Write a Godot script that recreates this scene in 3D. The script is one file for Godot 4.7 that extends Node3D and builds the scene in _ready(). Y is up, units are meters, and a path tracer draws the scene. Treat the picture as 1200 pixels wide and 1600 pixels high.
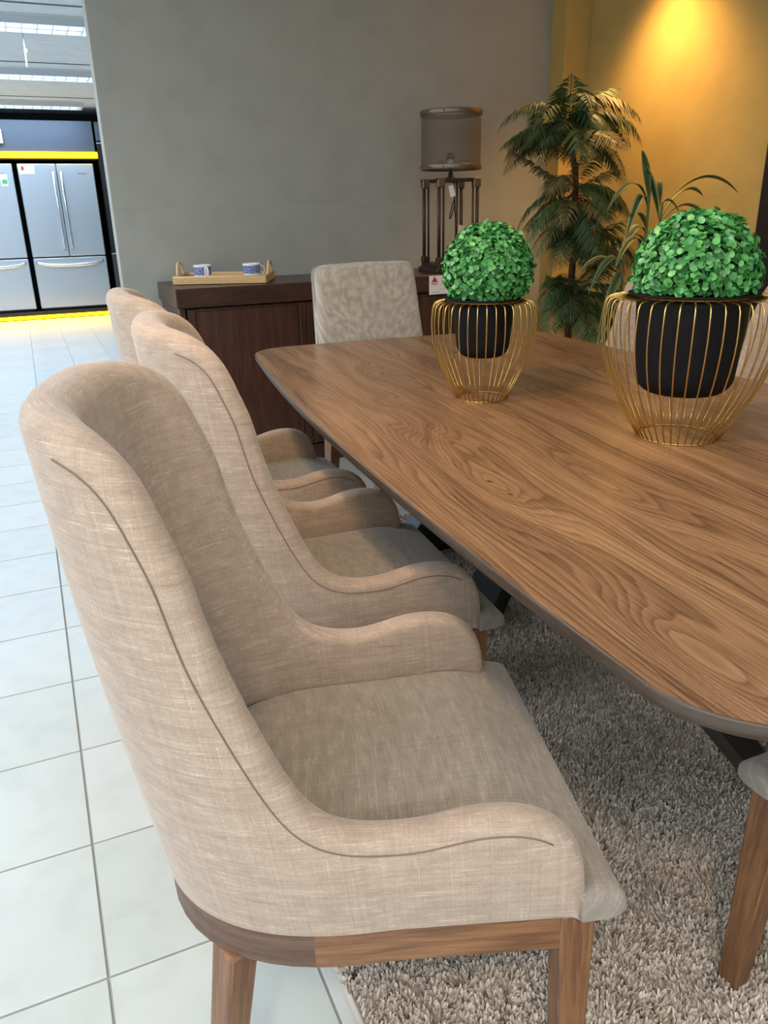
extends Node3D

var M := {}
var taken := {}
var rng := RandomNumberGenerator.new()
const EYE := Vector3(0, 1.2, 0)
const CEIL := 2.5
const TILE := 0.33

# ------------------------------------------------------------------ helpers
func numbered(called: String) -> String:
	if not taken.has(called):
		taken[called] = 0
		return called
	taken[called] += 1
	return "%s_%03d" % [called, taken[called]]

func tag(o: Node, label: String, category: String, group := "", kind := "") -> void:
	if label: o.set_meta("label", label)
	if category: o.set_meta("category", category)
	if group: o.set_meta("group", group)
	if kind: o.set_meta("kind", kind)

func thing(called: String, label: String, category: String, at := Vector3.ZERO, turn := 0.0, group := "") -> Node3D:
	var o := Node3D.new()
	o.name = numbered(called)
	add_child(o)
	o.position = at
	o.rotation.y = turn
	tag(o, label, category, group)
	return o

func dup(src: Node3D, at: Vector3, turn: float, label: String) -> Node3D:
	var o: Node3D = src.duplicate()
	o.name = numbered(String(src.name).split("_0")[0])
	add_child(o)
	o.position = at
	o.rotation.y = turn
	o.set_meta("label", label)
	return o

func begin() -> SurfaceTool:
	var st := SurfaceTool.new()
	st.begin(Mesh.PRIMITIVE_TRIANGLES)
	return st

func finish(st: SurfaceTool) -> ArrayMesh:
	st.generate_normals()
	return st.commit()

func put(called: String, mesh: Mesh, mat: Material, parent: Node = self) -> MeshInstance3D:
	var o := MeshInstance3D.new()
	o.name = numbered(called) if parent == self else called
	o.mesh = mesh
	o.material_override = mat
	o.cast_shadow = GeometryInstance3D.SHADOW_CASTING_SETTING_ON
	parent.add_child(o, true)
	return o

func obj(called: String, st: SurfaceTool, mat: Material, parent: Node = self) -> MeshInstance3D:
	return put(called, finish(st), mat, parent)

func tri_out(st: SurfaceTool, p: Array, uv: Array, c: Vector3) -> void:
	var a: Vector3 = p[0]
	var b: Vector3 = p[1]
	var d: Vector3 = p[2]
	var n := (a - d).cross(a - b)
	var o := [0, 1, 2]
	if n.dot((a + b + d) / 3.0 - c) < 0: o = [0, 2, 1]
	for i in o:
		st.set_uv(uv[i])
		st.add_vertex(p[i])

# chamfered box; the texture's u runs along its longest side
func bbox(st: SurfaceTool, c: Vector3, s: Vector3, bev := 0.003, basis := Basis(), top := Vector2.ONE, uvoff := Vector2.ZERO) -> void:
	st.set_smooth_group(4294967295)
	var h := s * 0.5
	bev = minf(bev, minf(h.x, minf(h.y, h.z)) * 0.9)
	var la := s.max_axis_index()
	var V := func(sx: int, sy: int, sz: int, ax: int) -> Vector3:
		var q := Vector3(sx * (h.x - (0.0 if ax == 0 else bev)), sy * (h.y - (0.0 if ax == 1 else bev)), sz * (h.z - (0.0 if ax == 2 else bev)))
		return q
	var emit := func(qs: Array) -> void:
		var pts := []
		var uvs := []
		var n: Vector3 = ((qs[1] - qs[0]) as Vector3).cross(qs[2] - qs[0]).abs()
		var na := n.max_axis_index()
		for q in qs:
			var v: Vector3 = q
			var uu := 0.0
			var vv := 0.0
			if na == la:
				uu = v[(la + 1) % 3]
				vv = v[(la + 2) % 3]
			else:
				uu = v[la]
				vv = v[3 - la - na]
			uvs.append(Vector2(uu, vv + na * 0.37) + uvoff)
			if top != Vector2.ONE and v.y < 0:
				v.x *= top.x
				v.z *= top.y
			pts.append(c + basis * v)
		for k in range(1, pts.size() - 1):
			tri_out(st, [pts[0], pts[k], pts[k + 1]], [uvs[0], uvs[k], uvs[k + 1]], c)
	for ax in 3:
		for sg in [-1, 1]:
			var f := []
			for w in [[-1, -1], [-1, 1], [1, 1], [1, -1]]:
				var t := [0, 0, 0]
				t[ax] = sg
				t[(ax + 1) % 3] = w[0]
				t[(ax + 2) % 3] = w[1]
				f.append(V.call(t[0], t[1], t[2], ax))
			emit.call(f)
		for s1 in [-1, 1]:
			for s2 in [-1, 1]:
				var b1 := (ax + 1) % 3
				var b2 := (ax + 2) % 3
				var f2 := []
				for w in [[-1, b1], [1, b1], [1, b2], [-1, b2]]:
					var t := [0, 0, 0]
					t[ax] = w[0]
					t[b1] = s1
					t[b2] = s2
					f2.append(V.call(t[0], t[1], t[2], w[1]))
				emit.call(f2)
	for sx in [-1, 1]:
		for sy in [-1, 1]:
			for sz in [-1, 1]:
				emit.call([V.call(sx, sy, sz, 0), V.call(sx, sy, sz, 1), V.call(sx, sy, sz, 2)])

func box(called: String, lo: Vector3, hi: Vector3, mat: Material, parent: Node = self, bev := 0.003) -> MeshInstance3D:
	var st := begin()
	bbox(st, (lo + hi) * 0.5, hi - lo, bev)
	return obj(called, st, mat, parent)

func bar(st: SurfaceTool, a: Vector3, b: Vector3, w: float, d: float, bev := 0.003, up := Vector3.UP) -> void:
	var y := (b - a).normalized()
	var x := up.cross(y)
	if x.length() < 0.01: x = Vector3.RIGHT
	x = x.normalized()
	var z := x.cross(y)
	bbox(st, (a + b) * 0.5, Vector3(w, (b - a).length(), d), bev, Basis(x, y, z))

func grid(st: SurfaceTool, rows: Array, uvs: Array, flip := false, smooth := true) -> void:
	st.set_smooth_group(0 if smooth else 4294967295)
	for i in rows.size() - 1:
		var n: int = rows[i].size()
		for j in n - 1:
			var q := [[i, j], [i, j + 1], [i + 1, j + 1], [i, j], [i + 1, j + 1], [i + 1, j]]
			if flip: q = [[i, j], [i + 1, j + 1], [i, j + 1], [i, j], [i + 1, j], [i + 1, j + 1]]
			for k in q:
				st.set_uv(uvs[k[0]][k[1]] if uvs.size() else Vector2(k[0], k[1]) * 0.1)
				st.add_vertex(rows[k[0]][k[1]])

func tube(st: SurfaceTool, pts: Array, r: float, sides := 6, closed := false, r_end := -1.0) -> void:
	var n := pts.size()
	var rows := []
	var uvs := []
	var side := Vector3.ZERO
	var run := 0.0
	for i in n + (1 if closed else 0):
		var k := i % n
		var t: Vector3
		if closed:
			t = (pts[(k + 1) % n] - pts[(k + n - 1) % n]).normalized()
		else:
			t = (pts[mini(k + 1, n - 1)] - pts[maxi(k - 1, 0)]).normalized()
		if side == Vector3.ZERO:
			side = t.cross(Vector3.UP if absf(t.y) < 0.9 else Vector3.RIGHT).normalized()
		else:
			side = (side - t * side.dot(t)).normalized()
		if closed and i == n: side = (rows[0][0] - pts[0]).normalized()
		var up := t.cross(side)
		var rr := r if r_end < 0 else lerpf(r, r_end, float(i) / (n - 1))
		var row := PackedVector3Array()
		var uv := PackedVector2Array()
		for j in sides + 1:
			var a := TAU * j / sides
			row.append(pts[k] + (side * cos(a) + up * sin(a)) * rr)
			uv.append(Vector2(run, j * rr))
		rows.append(row)
		uvs.append(uv)
		if i < n - 1: run += ((pts[i + 1] - pts[i]) as Vector3).length()
	grid(st, rows, uvs, true)
	if not closed:
		for e in [0, rows.size() - 1]:
			var c: Vector3 = pts[e]
			for j in sides:
				var f := [c, rows[e][j], rows[e][j + 1]]
				tri_out(st, f, [Vector2.ZERO, Vector2(0.01, 0), Vector2(0, 0.01)], pts[1 if e == 0 else n - 2])

func lathe(st: SurfaceTool, prof: Array, seg := 32, at := Vector3.ZERO, uvs := Vector2(1, 1)) -> void:
	var rows := []
	var us := []
	var run := 0.0
	for i in prof.size():
		if i: run += ((prof[i] - prof[i - 1]) as Vector2).length()
		var row := PackedVector3Array()
		var u := PackedVector2Array()
		for j in seg + 1:
			var a := TAU * j / seg
			row.append(at + Vector3(prof[i].x * cos(a), prof[i].y, prof[i].x * sin(a)))
			u.append(Vector2(float(j) / seg * uvs.x, run * uvs.y))
		rows.append(row)
		us.append(u)
	grid(st, rows, us, true)

func crom(p: Array, n: int) -> PackedVector2Array:
	var q := [p[0] * 2.0 - p[1]] + p + [p[-1] * 2.0 - p[-2]]
	var o := PackedVector2Array()
	for i in range(1, q.size() - 2):
		for k in n:
			var t := float(k) / n
			var a: Vector2 = q[i - 1]
			var b: Vector2 = q[i]
			var c: Vector2 = q[i + 1]
			var d: Vector2 = q[i + 2]
			o.append(0.5 * (2.0 * b + (c - a) * t + (2.0 * a - 5.0 * b + 4.0 * c - d) * t * t + (3.0 * b - a - 3.0 * c + d) * t * t * t))
	o.append(p[-1])
	return o

func bez(a: Vector3, b: Vector3, c: Vector3, d: Vector3, n: int) -> Array:
	var o := []
	for i in n + 1: o.append(a.bezier_interpolate(b, c, d, float(i) / n))
	return o

# a cushion: an outline in x,z with a rolled top edge and a crowned top
func cushion(st: SurfaceTool, outline: PackedVector2Array, y0: float, y1: float, r: float, crown: float, uvs := 2.5) -> void:
	var n := outline.size()
	var cen := Vector2.ZERO
	for p in outline: cen += p / n
	var nor := PackedVector2Array()
	for i in n:
		var t := (outline[(i + 1) % n] - outline[(i + n - 1) % n]).normalized()
		var m := Vector2(t.y, -t.x)
		if m.dot(outline[i] - cen) < 0 and m.dot(t.orthogonal()) != 0: pass
		nor.append(m)
	var area := 0.0
	for i in n: area += outline[i].cross(outline[(i + 1) % n])
	var sgn := 1.0 if area > 0 else -1.0
	var rings := [[0.35 * r, y0], [0.0, y0 + 0.3 * r]]
	for k in 7:
		var a := PI / 2 * k / 6.0
		rings.append([r * (1 - cos(a)), y1 - r + r * sin(a)])
	var rows := []
	var us := []
	for g in rings:
		var row := PackedVector3Array()
		var u := PackedVector2Array()
		for i in n + 1:
			var p: Vector2 = outline[i % n] - nor[i % n] * sgn * g[0]
			row.append(Vector3(p.x, g[1], p.y))
			u.append(Vector2(p.y, p.x + g[1]) * uvs)
		rows.append(row)
		us.append(u)
	for k in range(1, 6):
		var f := k / 5.0
		var row := PackedVector3Array()
		var u := PackedVector2Array()
		for i in n + 1:
			var p := (outline[i % n] - nor[i % n] * sgn * r).lerp(cen, f)
			row.append(Vector3(p.x, y1 + crown * (1 - (1 - f) * (1 - f)), p.y))
			u.append(Vector2(p.y, p.x + y1) * uvs)
		rows.append(row)
		us.append(u)
	grid(st, rows, us, area < 0)

# ------------------------------------------------------------------ textures and materials
func mat(color: Color, rough := 0.6, metal := 0.0) -> StandardMaterial3D:
	var m := StandardMaterial3D.new()
	m.albedo_color = color
	m.roughness = rough
	m.metallic = metal
	return m

func image_of(w: int, h: int, data: PackedByteArray) -> ImageTexture:
	return ImageTexture.create_from_image(Image.create_from_data(w, h, false, Image.FORMAT_RGB8, data))

func normal_of(w: int, h: int, height: PackedFloat32Array, strength: float) -> ImageTexture:
	var d := PackedByteArray()
	d.resize(w * h * 3)
	for y in h:
		for x in w:
			var dx := (height[y * w + (x + 1) % w] - height[y * w + (x + w - 1) % w]) * strength
			var dy := (height[((y + 1) % h) * w + x] - height[((y + h - 1) % h) * w + x]) * strength
			var n := Vector3(-dx, dy, 1).normalized()
			var k := (y * w + x) * 3
			d[k] = int(n.x * 127 + 128)
			d[k + 1] = int(n.y * 127 + 128)
			d[k + 2] = int(n.z * 127 + 128)
	return image_of(w, h, d)

func soft_noise(seed_: int, w: int, h: int, fx: float, fy: float, octaves := 3) -> PackedFloat32Array:
	var f := FastNoiseLite.new()
	f.seed = seed_
	f.frequency = 1.0
	f.fractal_octaves = octaves
	var o := PackedFloat32Array()
	o.resize(w * h)
	for y in h:
		for x in w:
			var a := float(x) / w
			o[y * w + x] = lerpf(f.get_noise_2d(x * fx, y * fy), f.get_noise_2d((x - w) * fx, y * fy), smoothstep(0.75, 1.0, a))
	return o

# woven cloth: fine threads both ways, thicker slubs along u
func fabric(light: Color, dark: Color, slub: Color, slubs: int, mottled: float, seed_: int, grain := Vector2(0.012, 0.03)) -> StandardMaterial3D:
	var w := 512
	rng.seed = seed_
	var v := PackedFloat32Array()
	v.resize(w * w)
	var mott := soft_noise(seed_, w, w, grain.x, grain.y, 4)
	var row := PackedFloat32Array()
	var col := PackedFloat32Array()
	for i in w:
		row.append(rng.randf_range(-0.12, 0.12))
		col.append(rng.randf_range(-0.1, 0.1))
	for y in w:
		for x in w:
			v[y * w + x] = 0.5 + row[y] + col[x] + rng.randf_range(-0.2, 0.2) + mott[y * w + x] * mottled + (0.12 if (x + y) % 2 else -0.12)
	for k in slubs:
		var y := rng.randi() % w
		var x0 := rng.randi() % w
		var n := 6 + rng.randi() % 44
		var a := rng.randf_range(0.10, 0.42) * (1.0 if rng.randf() < 0.72 else -0.8)
		for i in n:
			var fade := sin(PI * (i + 0.5) / n)
			v[y * w + (x0 + i) % w] += a * fade * (1.0 if i % 2 else 0.55)
			v[((y + 1) % w) * w + (x0 + i) % w] += a * 0.35 * fade
	for k in slubs / 6:
		var x := rng.randi() % w
		var y0 := rng.randi() % w
		var n := 6 + rng.randi() % 40
		var a := rng.randf_range(0.08, 0.35)
		for i in n: v[((y0 + i) % w) * w + x] += a * sin(PI * (i + 0.5) / n)
	var d := PackedByteArray()
	d.resize(w * w * 3)
	for k in w * w:
		var t := v[k]
		var c := dark.lerp(light, clampf(t, 0, 1))
		if t > 0.85: c = c.lerp(slub, clampf((t - 0.85) * 1.6, 0, 1))
		d[k * 3] = c.r8
		d[k * 3 + 1] = c.g8
		d[k * 3 + 2] = c.b8
	var m := mat(Color.WHITE, 0.85)
	m.albedo_texture = image_of(w, w, d)
	m.normal_enabled = true
	m.normal_texture = normal_of(w, w, v, 0.35)
	m.normal_scale = 0.6
	m.metallic_specular = 0.25
	m.rim_enabled = true
	m.rim = 0.55
	m.rim_tint = 0.35
	return m

# straight-grained timber; u runs along the grain, one unit is a metre
func timber(light: Color, dark: Color, seed_: int, rough: float, scale := 1.0) -> StandardMaterial3D:
	var w := 512
	var h := 256
	var big := soft_noise(seed_, w, h, 0.006, 0.05, 3)
	var fine := soft_noise(seed_ + 1, w, h, 0.02, 0.45, 3)
	var d := PackedByteArray()
	d.resize(w * h * 3)
	for k in w * h:
		var t := clampf(0.5 + 0.7 * big[k] + 0.55 * fine[k], 0, 1)
		var c := dark.lerp(light, t)
		d[k * 3] = c.r8
		d[k * 3 + 1] = c.g8
		d[k * 3 + 2] = c.b8
	var m := mat(Color.WHITE, rough)
	m.albedo_texture = image_of(w, h, d)
	m.uv1_scale = Vector3(1.3, 4.0, 1) * scale
	return m

func plaster(c: Color, seed_: int, rough := 0.85) -> StandardMaterial3D:
	var w := 256
	var n := soft_noise(seed_, w, w, 0.02, 0.02, 5)
	var d := PackedByteArray()
	d.resize(w * w * 3)
	for k in w * w:
		var e := c.lightened(0.05 * n[k]) if n[k] > 0 else c.darkened(-0.05 * n[k])
		d[k * 3] = e.r8
		d[k * 3 + 1] = e.g8
		d[k * 3 + 2] = e.b8
	var m := mat(Color.WHITE, rough)
	m.albedo_texture = image_of(w, w, d)
	m.uv1_triplanar = true
	m.uv1_scale = Vector3.ONE * 0.8
	return m

# figured walnut: the contours of a field with hills give cathedral loops along the board
func walnut_top() -> StandardMaterial3D:
	var w := 1900
	var h := 974
	# middle (along, across), reach (along, across) and height of every hill
	var hills := [[-0.60, -0.33, 0.15, 0.040, 0.7], [-0.50, -0.27, 0.16, 0.03, 0.5], [-0.2, -0.39, 0.05, 0.035, 1.0], [-0.03, -0.42, 0.2, 0.05, -0.6], [0.2, -0.40, 0.14, 0.045, 0.6], [0.48, -0.435, 0.19, 0.05, 1.1], [0.55, -0.27, 0.24, 0.042, 0.85],
		[0.83, -0.33, 0.2, 0.04, 0.5], [1.06, -0.485, 0.15, 0.042, 1.0], [1.1, -0.30, 0.16, 0.04, 0.55], [0.47, 0.05, 0.3, 0.05, 0.6], [-0.68, 0.02, 0.22, 0.04, 0.7], [-0.18, 0.27, 0.3, 0.05, 0.7], [-0.56, 0.3, 0.3, 0.06, 0.6], [0.9, 0.0, 0.3, 0.05, 0.6], [0.35, 0.45, 0.3, 0.06, 0.7]]
	var n1 := FastNoiseLite.new()
	n1.seed = 11
	n1.frequency = 1.0
	n1.fractal_octaves = 3
	var n2 := FastNoiseLite.new()
	n2.seed = 12
	n2.frequency = 1.0
	n2.fractal_octaves = 2
	var n3 := FastNoiseLite.new()
	n3.seed = 13
	n3.frequency = 1.0
	n3.fractal_octaves = 4
	var field := PackedFloat32Array()
	field.resize(w * h)
	for hl in hills:
		var x0 := maxi(0, int((hl[0] - 3 * hl[2] + 1.22) / 2.44 * w))
		var x1 := mini(w, int((hl[0] + 3 * hl[2] + 1.22) / 2.44 * w))
		var y0 := maxi(0, int((hl[1] - 3 * hl[3] + 0.625) / 1.25 * h))
		var y1 := mini(h, int((hl[1] + 3 * hl[3] + 0.625) / 1.25 * h))
		for y in range(y0, y1):
			var ev: float = ((y + 0.5) / h * 1.25 - 0.625 - hl[1]) / hl[3]
			for x in range(x0, x1):
				var eu: float = ((x + 0.5) / w * 2.44 - 1.22 - hl[0]) / hl[2]
				field[y * w + x] += 1.35 * hl[4] * exp(-eu * eu - ev * ev)
	var tones := [Color8(82, 57, 40), Color8(129, 93, 65), Color8(162, 124, 90)]
	var d := PackedByteArray()
	d.resize(w * h * 3)
	for y in h:
		var v := (y + 0.5) / h * 1.25 - 0.625
		for x in w:
			var u := (x + 0.5) / w * 2.44 - 1.22
			var f := field[y * w + x] + v * 13.0 + 0.55 * n1.get_noise_2d(u * 0.9, v * 6.0)
			var g := f * 5.4 + 0.10 * n2.get_noise_2d(u * 5.0, v * 60.0)
			var saw := g - floorf(g)
			var ringed := saw * saw * (1.0 - smoothstep(0.86, 1.0, saw))
			var band := 0.5 + 0.5 * n1.get_noise_2d(f * 1.2 + 7.0, u * 0.7)
			var fine := n3.get_noise_2d(u * 5.0, v * 300.0)
			var t := clampf(0.74 - ringed * 0.5 + (band - 0.5) * 0.9 + fine * 0.44, 0, 1)
			var c: Color = tones[0].lerp(tones[1], t * 2.0) if t < 0.5 else tones[1].lerp(tones[2], t * 2.0 - 1.0)
			var k := (y * w + x) * 3
			d[k] = c.r8
			d[k + 1] = c.g8
			d[k + 2] = c.b8
	# small dark knots
	for kn in [[0.455, -0.43], [0.53, -0.428], [-0.16, -0.37]]:
		var cx := int((kn[0] + 1.22) / 2.44 * w)
		var cy := int((kn[1] + 0.625) / 1.25 * h)
		for y in range(-3, 4):
			for x in range(-7, 8):
				if x * x / 49.0 + y * y / 6.0 < 1.0 - 0.3 * absf(sin(x * 3.1 + y)):
					var k := ((cy + y + x / 4) * w + cx + x) * 3
					d[k] = 62
					d[k + 1] = 42
					d[k + 2] = 30
	var m := mat(Color.WHITE, 0.29)
	m.albedo_texture = image_of(w, h, d)
	m.metallic_specular = 0.48
	return m

func blue_print() -> StandardMaterial3D:
	var w := 256
	var h := 64
	var n := soft_noise(77, w, h, 0.09, 0.12, 2)
	var d := PackedByteArray()
	d.resize(w * h * 3)
	for k in w * h:
		var c := Color8(24, 52, 130) if n[k] > -0.12 else Color8(190, 205, 232)
		if absf(n[k] - 0.1) < 0.04: c = Color8(120, 145, 205)
		d[k * 3] = c.r8
		d[k * 3 + 1] = c.g8
		d[k * 3 + 2] = c.b8
	var m := mat(Color.WHITE, 0.2)
	m.albedo_texture = image_of(w, h, d)
	return m

func glow(c: Color, energy: float) -> StandardMaterial3D:
	var m := mat(c, 0.5)
	m.emission_enabled = true
	m.emission = c
	m.emission_energy_multiplier = energy
	return m

func make_materials() -> void:
	M.fabric = fabric(Color8(195, 173, 155), Color8(147, 126, 110), Color8(222, 208, 194), 1900, 0.22, 5)
	M.seat_fabric = fabric(Color8(168, 157, 143), Color8(122, 112, 101), Color8(200, 191, 180), 1900, 0.28, 6)
	M.velvet = fabric(Color8(196, 188, 176), Color8(148, 140, 130), Color8(214, 206, 194), 100, 0.6, 8, Vector2(0.022, 0.024))
	M.thread = mat(Color8(122, 102, 86), 0.9)
	M.leg = timber(Color8(150, 106, 72), Color8(100, 68, 46), 21, 0.42)
	M.end_grain = timber(Color8(112, 84, 68), Color8(84, 62, 50), 25, 0.5)
	M.walnut = walnut_top()
	M.table_edge = timber(Color8(84, 70, 60), Color8(60, 50, 43), 27, 0.4)
	M.black_steel = mat(Color8(22, 23, 26), 0.35, 0.0)
	M.espresso = timber(Color8(74, 44, 32), Color8(50, 29, 22), 31, 0.3, 0.7)
	M.espresso_panel = timber(Color8(84, 50, 36), Color8(58, 33, 24), 32, 0.34, 0.7)
	M.gold = mat(Color8(206, 168, 96), 0.28, 1.0)
	M.pot = mat(Color8(15, 15, 17), 0.7)
	M.pot.metallic_specular = 0.3
	M.soil = mat(Color8(30, 44, 24), 0.95)
	M.brown_metal = mat(Color8(74, 62, 52), 0.45, 0.6)
	M.rim_metal = mat(Color8(126, 108, 94), 0.4, 0.7)
	M.mesh_shade = mat(Color(Color8(112, 98, 84), 0.5), 0.6, 0.3)
	M.mesh_shade.transparency = BaseMaterial3D.TRANSPARENCY_ALPHA
	M.white = mat(Color8(232, 232, 228), 0.5)
	M.china = mat(Color8(240, 242, 246), 0.15)
	M.blue_print = blue_print()
	M.paper = mat(Color8(232, 226, 218), 0.8)
	M.pink_paper = mat(Color8(226, 190, 176), 0.8)
	M.red_ink = mat(Color8(200, 60, 60), 0.7)
	M.grey_ink = mat(Color8(150, 140, 132), 0.7)
	M.wicker = mat(Color8(224, 188, 138), 0.7)
	M.wicker_dark = mat(Color8(196, 156, 106), 0.75)
	M.steel = mat(Color8(190, 198, 206), 0.32, 0.75)
	M.handle_steel = mat(Color8(205, 210, 216), 0.25, 0.85)
	M.black_plastic = mat(Color8(14, 15, 18), 0.4)
	M.grey_panel = mat(Color8(84, 92, 102), 0.5)
	M.dark_wall = mat(Color8(58, 60, 62), 0.8)
	M.green_ink = mat(Color8(90, 190, 100), 0.7)
	M.grout = mat(Color8(150, 150, 144), 0.9)
	M.wall_grey = plaster(Color8(166, 165, 156), 41)
	M.wall_ochre = plaster(Color8(190, 160, 92), 42)
	M.wall_white = plaster(Color8(225, 226, 224), 43)
	M.ceiling = plaster(Color8(236, 241, 246), 44)
	M.seam = mat(Color8(120, 124, 126), 0.8)
	M.door = timber(Color8(40, 22, 18), Color8(26, 14, 12), 45, 0.4)
	M.bark = timber(Color8(92, 54, 30), Color8(54, 30, 18), 46, 0.9)
	M.frond = mat(Color.WHITE, 0.6)
	M.frond.vertex_color_use_as_albedo = true
	M.frond.backlight = Color(0.25, 0.3, 0.12)
	M.rug_base = mat(Color8(150, 141, 130), 1.0)
	M.rug_hem = mat(Color8(186, 178, 166), 0.95)
	M.pile = mat(Color.WHITE, 0.9)
	M.pile.vertex_color_use_as_albedo = true
	M.pile.metallic_specular = 0.2
	M.tiles = []
	for k in 4:
		var t := plaster([Color8(190, 192, 186), Color8(186, 189, 183), Color8(193, 194, 189), Color8(188, 191, 186)][k], 50 + k, 0.3)
		t.uv1_world_triplanar = true
		t.uv1_scale = Vector3.ONE * 1.7
		M.tiles.append(t)
	M.leafs = []
	for c in [Color8(76, 150, 74), Color8(58, 130, 62), Color8(100, 172, 92), Color8(40, 104, 50), Color8(86, 160, 96)]:
		var m := mat(c, 0.38)
		m.backlight = Color(0.2, 0.3, 0.12)
		M.leafs.append(m)
	M.leaf_many = mat(Color.WHITE, 0.38)
	M.leaf_many.vertex_color_use_as_albedo = true
	M.leaf_many.backlight = Color(0.2, 0.3, 0.12)
	M.tube_glow = glow(Color(0.86, 0.93, 1.0), 3.0)
	M.led = glow(Color(1.0, 0.80, 0.04), 1.6)
	M.sign_glow = glow(Color(1, 1, 1), 1.5)
	M.spot_glow = glow(Color(1.0, 0.85, 0.6), 4.0)
	M.louver = mat(Color8(210, 216, 224), 0.3, 0.6)

# ------------------------------------------------------------------ upholstered armchair
# local axes: +x is the way it faces, +z its right side; s is measured along the outside of the shell from the middle of the back
const WF := 0.2633
const WR := 0.2478
const XC := -0.0141
const XR := -0.3026
const YR := 0.42
var plan_pts := PackedVector2Array()
var plan_len := PackedFloat32Array()

func make_plan() -> void:
	var p := PackedVector2Array()
	for i in 81:
		var t := maxf(PI / 2 * (1.0 - i / 80.0), 0.01)
		p.append(Vector2(XC - (XC - XR) * pow(sin(t), 2 / 2.6), WR * pow(maxf(cos(t), 0.0), 2 / 2.6)))
	for i in range(1, 25):
		p.append(Vector2(XC, WR).lerp(Vector2(0.20, WF), i / 24.0))
	plan_pts = p
	plan_len.append(0.0)
	for i in range(1, p.size()): plan_len.append(plan_len[i - 1] + p[i].distance_to(p[i - 1]))

func plan_at(s: float) -> Array:
	var n := plan_pts.size()
	var i := clampi(plan_len.bsearch(s), 1, n - 1)
	var f := (s - plan_len[i - 1]) / (plan_len[i] - plan_len[i - 1])
	var p := plan_pts[i - 1].lerp(plan_pts[i], f)
	var a := plan_pts[maxi(i - 3, 0)]
	var t := (plan_pts[mini(i + 2, n - 1)] - a).normalized()
	if i < 4:
		t = t.lerp(Vector2(0, 1), 1.0 - clampf(s / plan_len[4], 0, 1)).normalized()
	return [p, Vector2(-t.y, t.x)]

func shell_point(s: float, y: float, d: float, side: int) -> Vector3:
	var q := plan_at(s)
	var w := 1.0 - clampf((s - 0.287) / (plan_len[-1] - 0.287), 0, 1)
	var p: Vector2 = q[0] + q[1] * d
	return Vector3(p.x - 0.1347 * w * (y - YR), y, side * p.y)

func shell_edge() -> PackedVector2Array:
	var S := plan_len[-1]
	var h := 1.003
	var a := 0.548
	var s2 := 0.2647
	var s3 := 0.2871
	var s4 := 0.3778
	var m1 := 0.2252
	var m2 := 0.0573
	var raw := crom([Vector2(0, h), Vector2(s2 * 0.5, h), Vector2(s2 - 0.05, h - 0.008), Vector2(s2 - 0.012, h - 0.035), Vector2(s2, h - 0.09), Vector2((s2 + s3) * 0.5, (h + a + m1) * 0.5), Vector2(s3, a + m1), Vector2((s3 + s4) * 0.5, a + m2), Vector2(s4, a), Vector2(s4 + 0.1, a - 0.012), Vector2(S - 0.13, a + 0.004), Vector2(S - 0.06, a + 0.004), Vector2(S - 0.02, a - 0.02), Vector2(S - 0.005, a - 0.055), Vector2(S, YR)], 7)
	# even steps, then relaxed so that the rim runs in one sweep
	var run := PackedFloat32Array([0.0])
	for i in range(1, raw.size()): run.append(run[i - 1] + raw[i].distance_to(raw[i - 1]))
	var e := PackedVector2Array()
	for k in 111:
		var t := run[-1] * k / 110.0
		var i := clampi(run.bsearch(t), 1, raw.size() - 1)
		e.append(raw[i - 1].lerp(raw[i], (t - run[i - 1]) / maxf(run[i] - run[i - 1], 1e-6)))
	for it in 14:
		var c := e.duplicate()
		for k in range(1, 110): c[k] = (e[k - 1] + e[k] * 2.0 + e[k + 1]) * 0.25
		c[0].y = (e[0].y + e[1].y) * 0.5
		e = c
	return e

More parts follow.
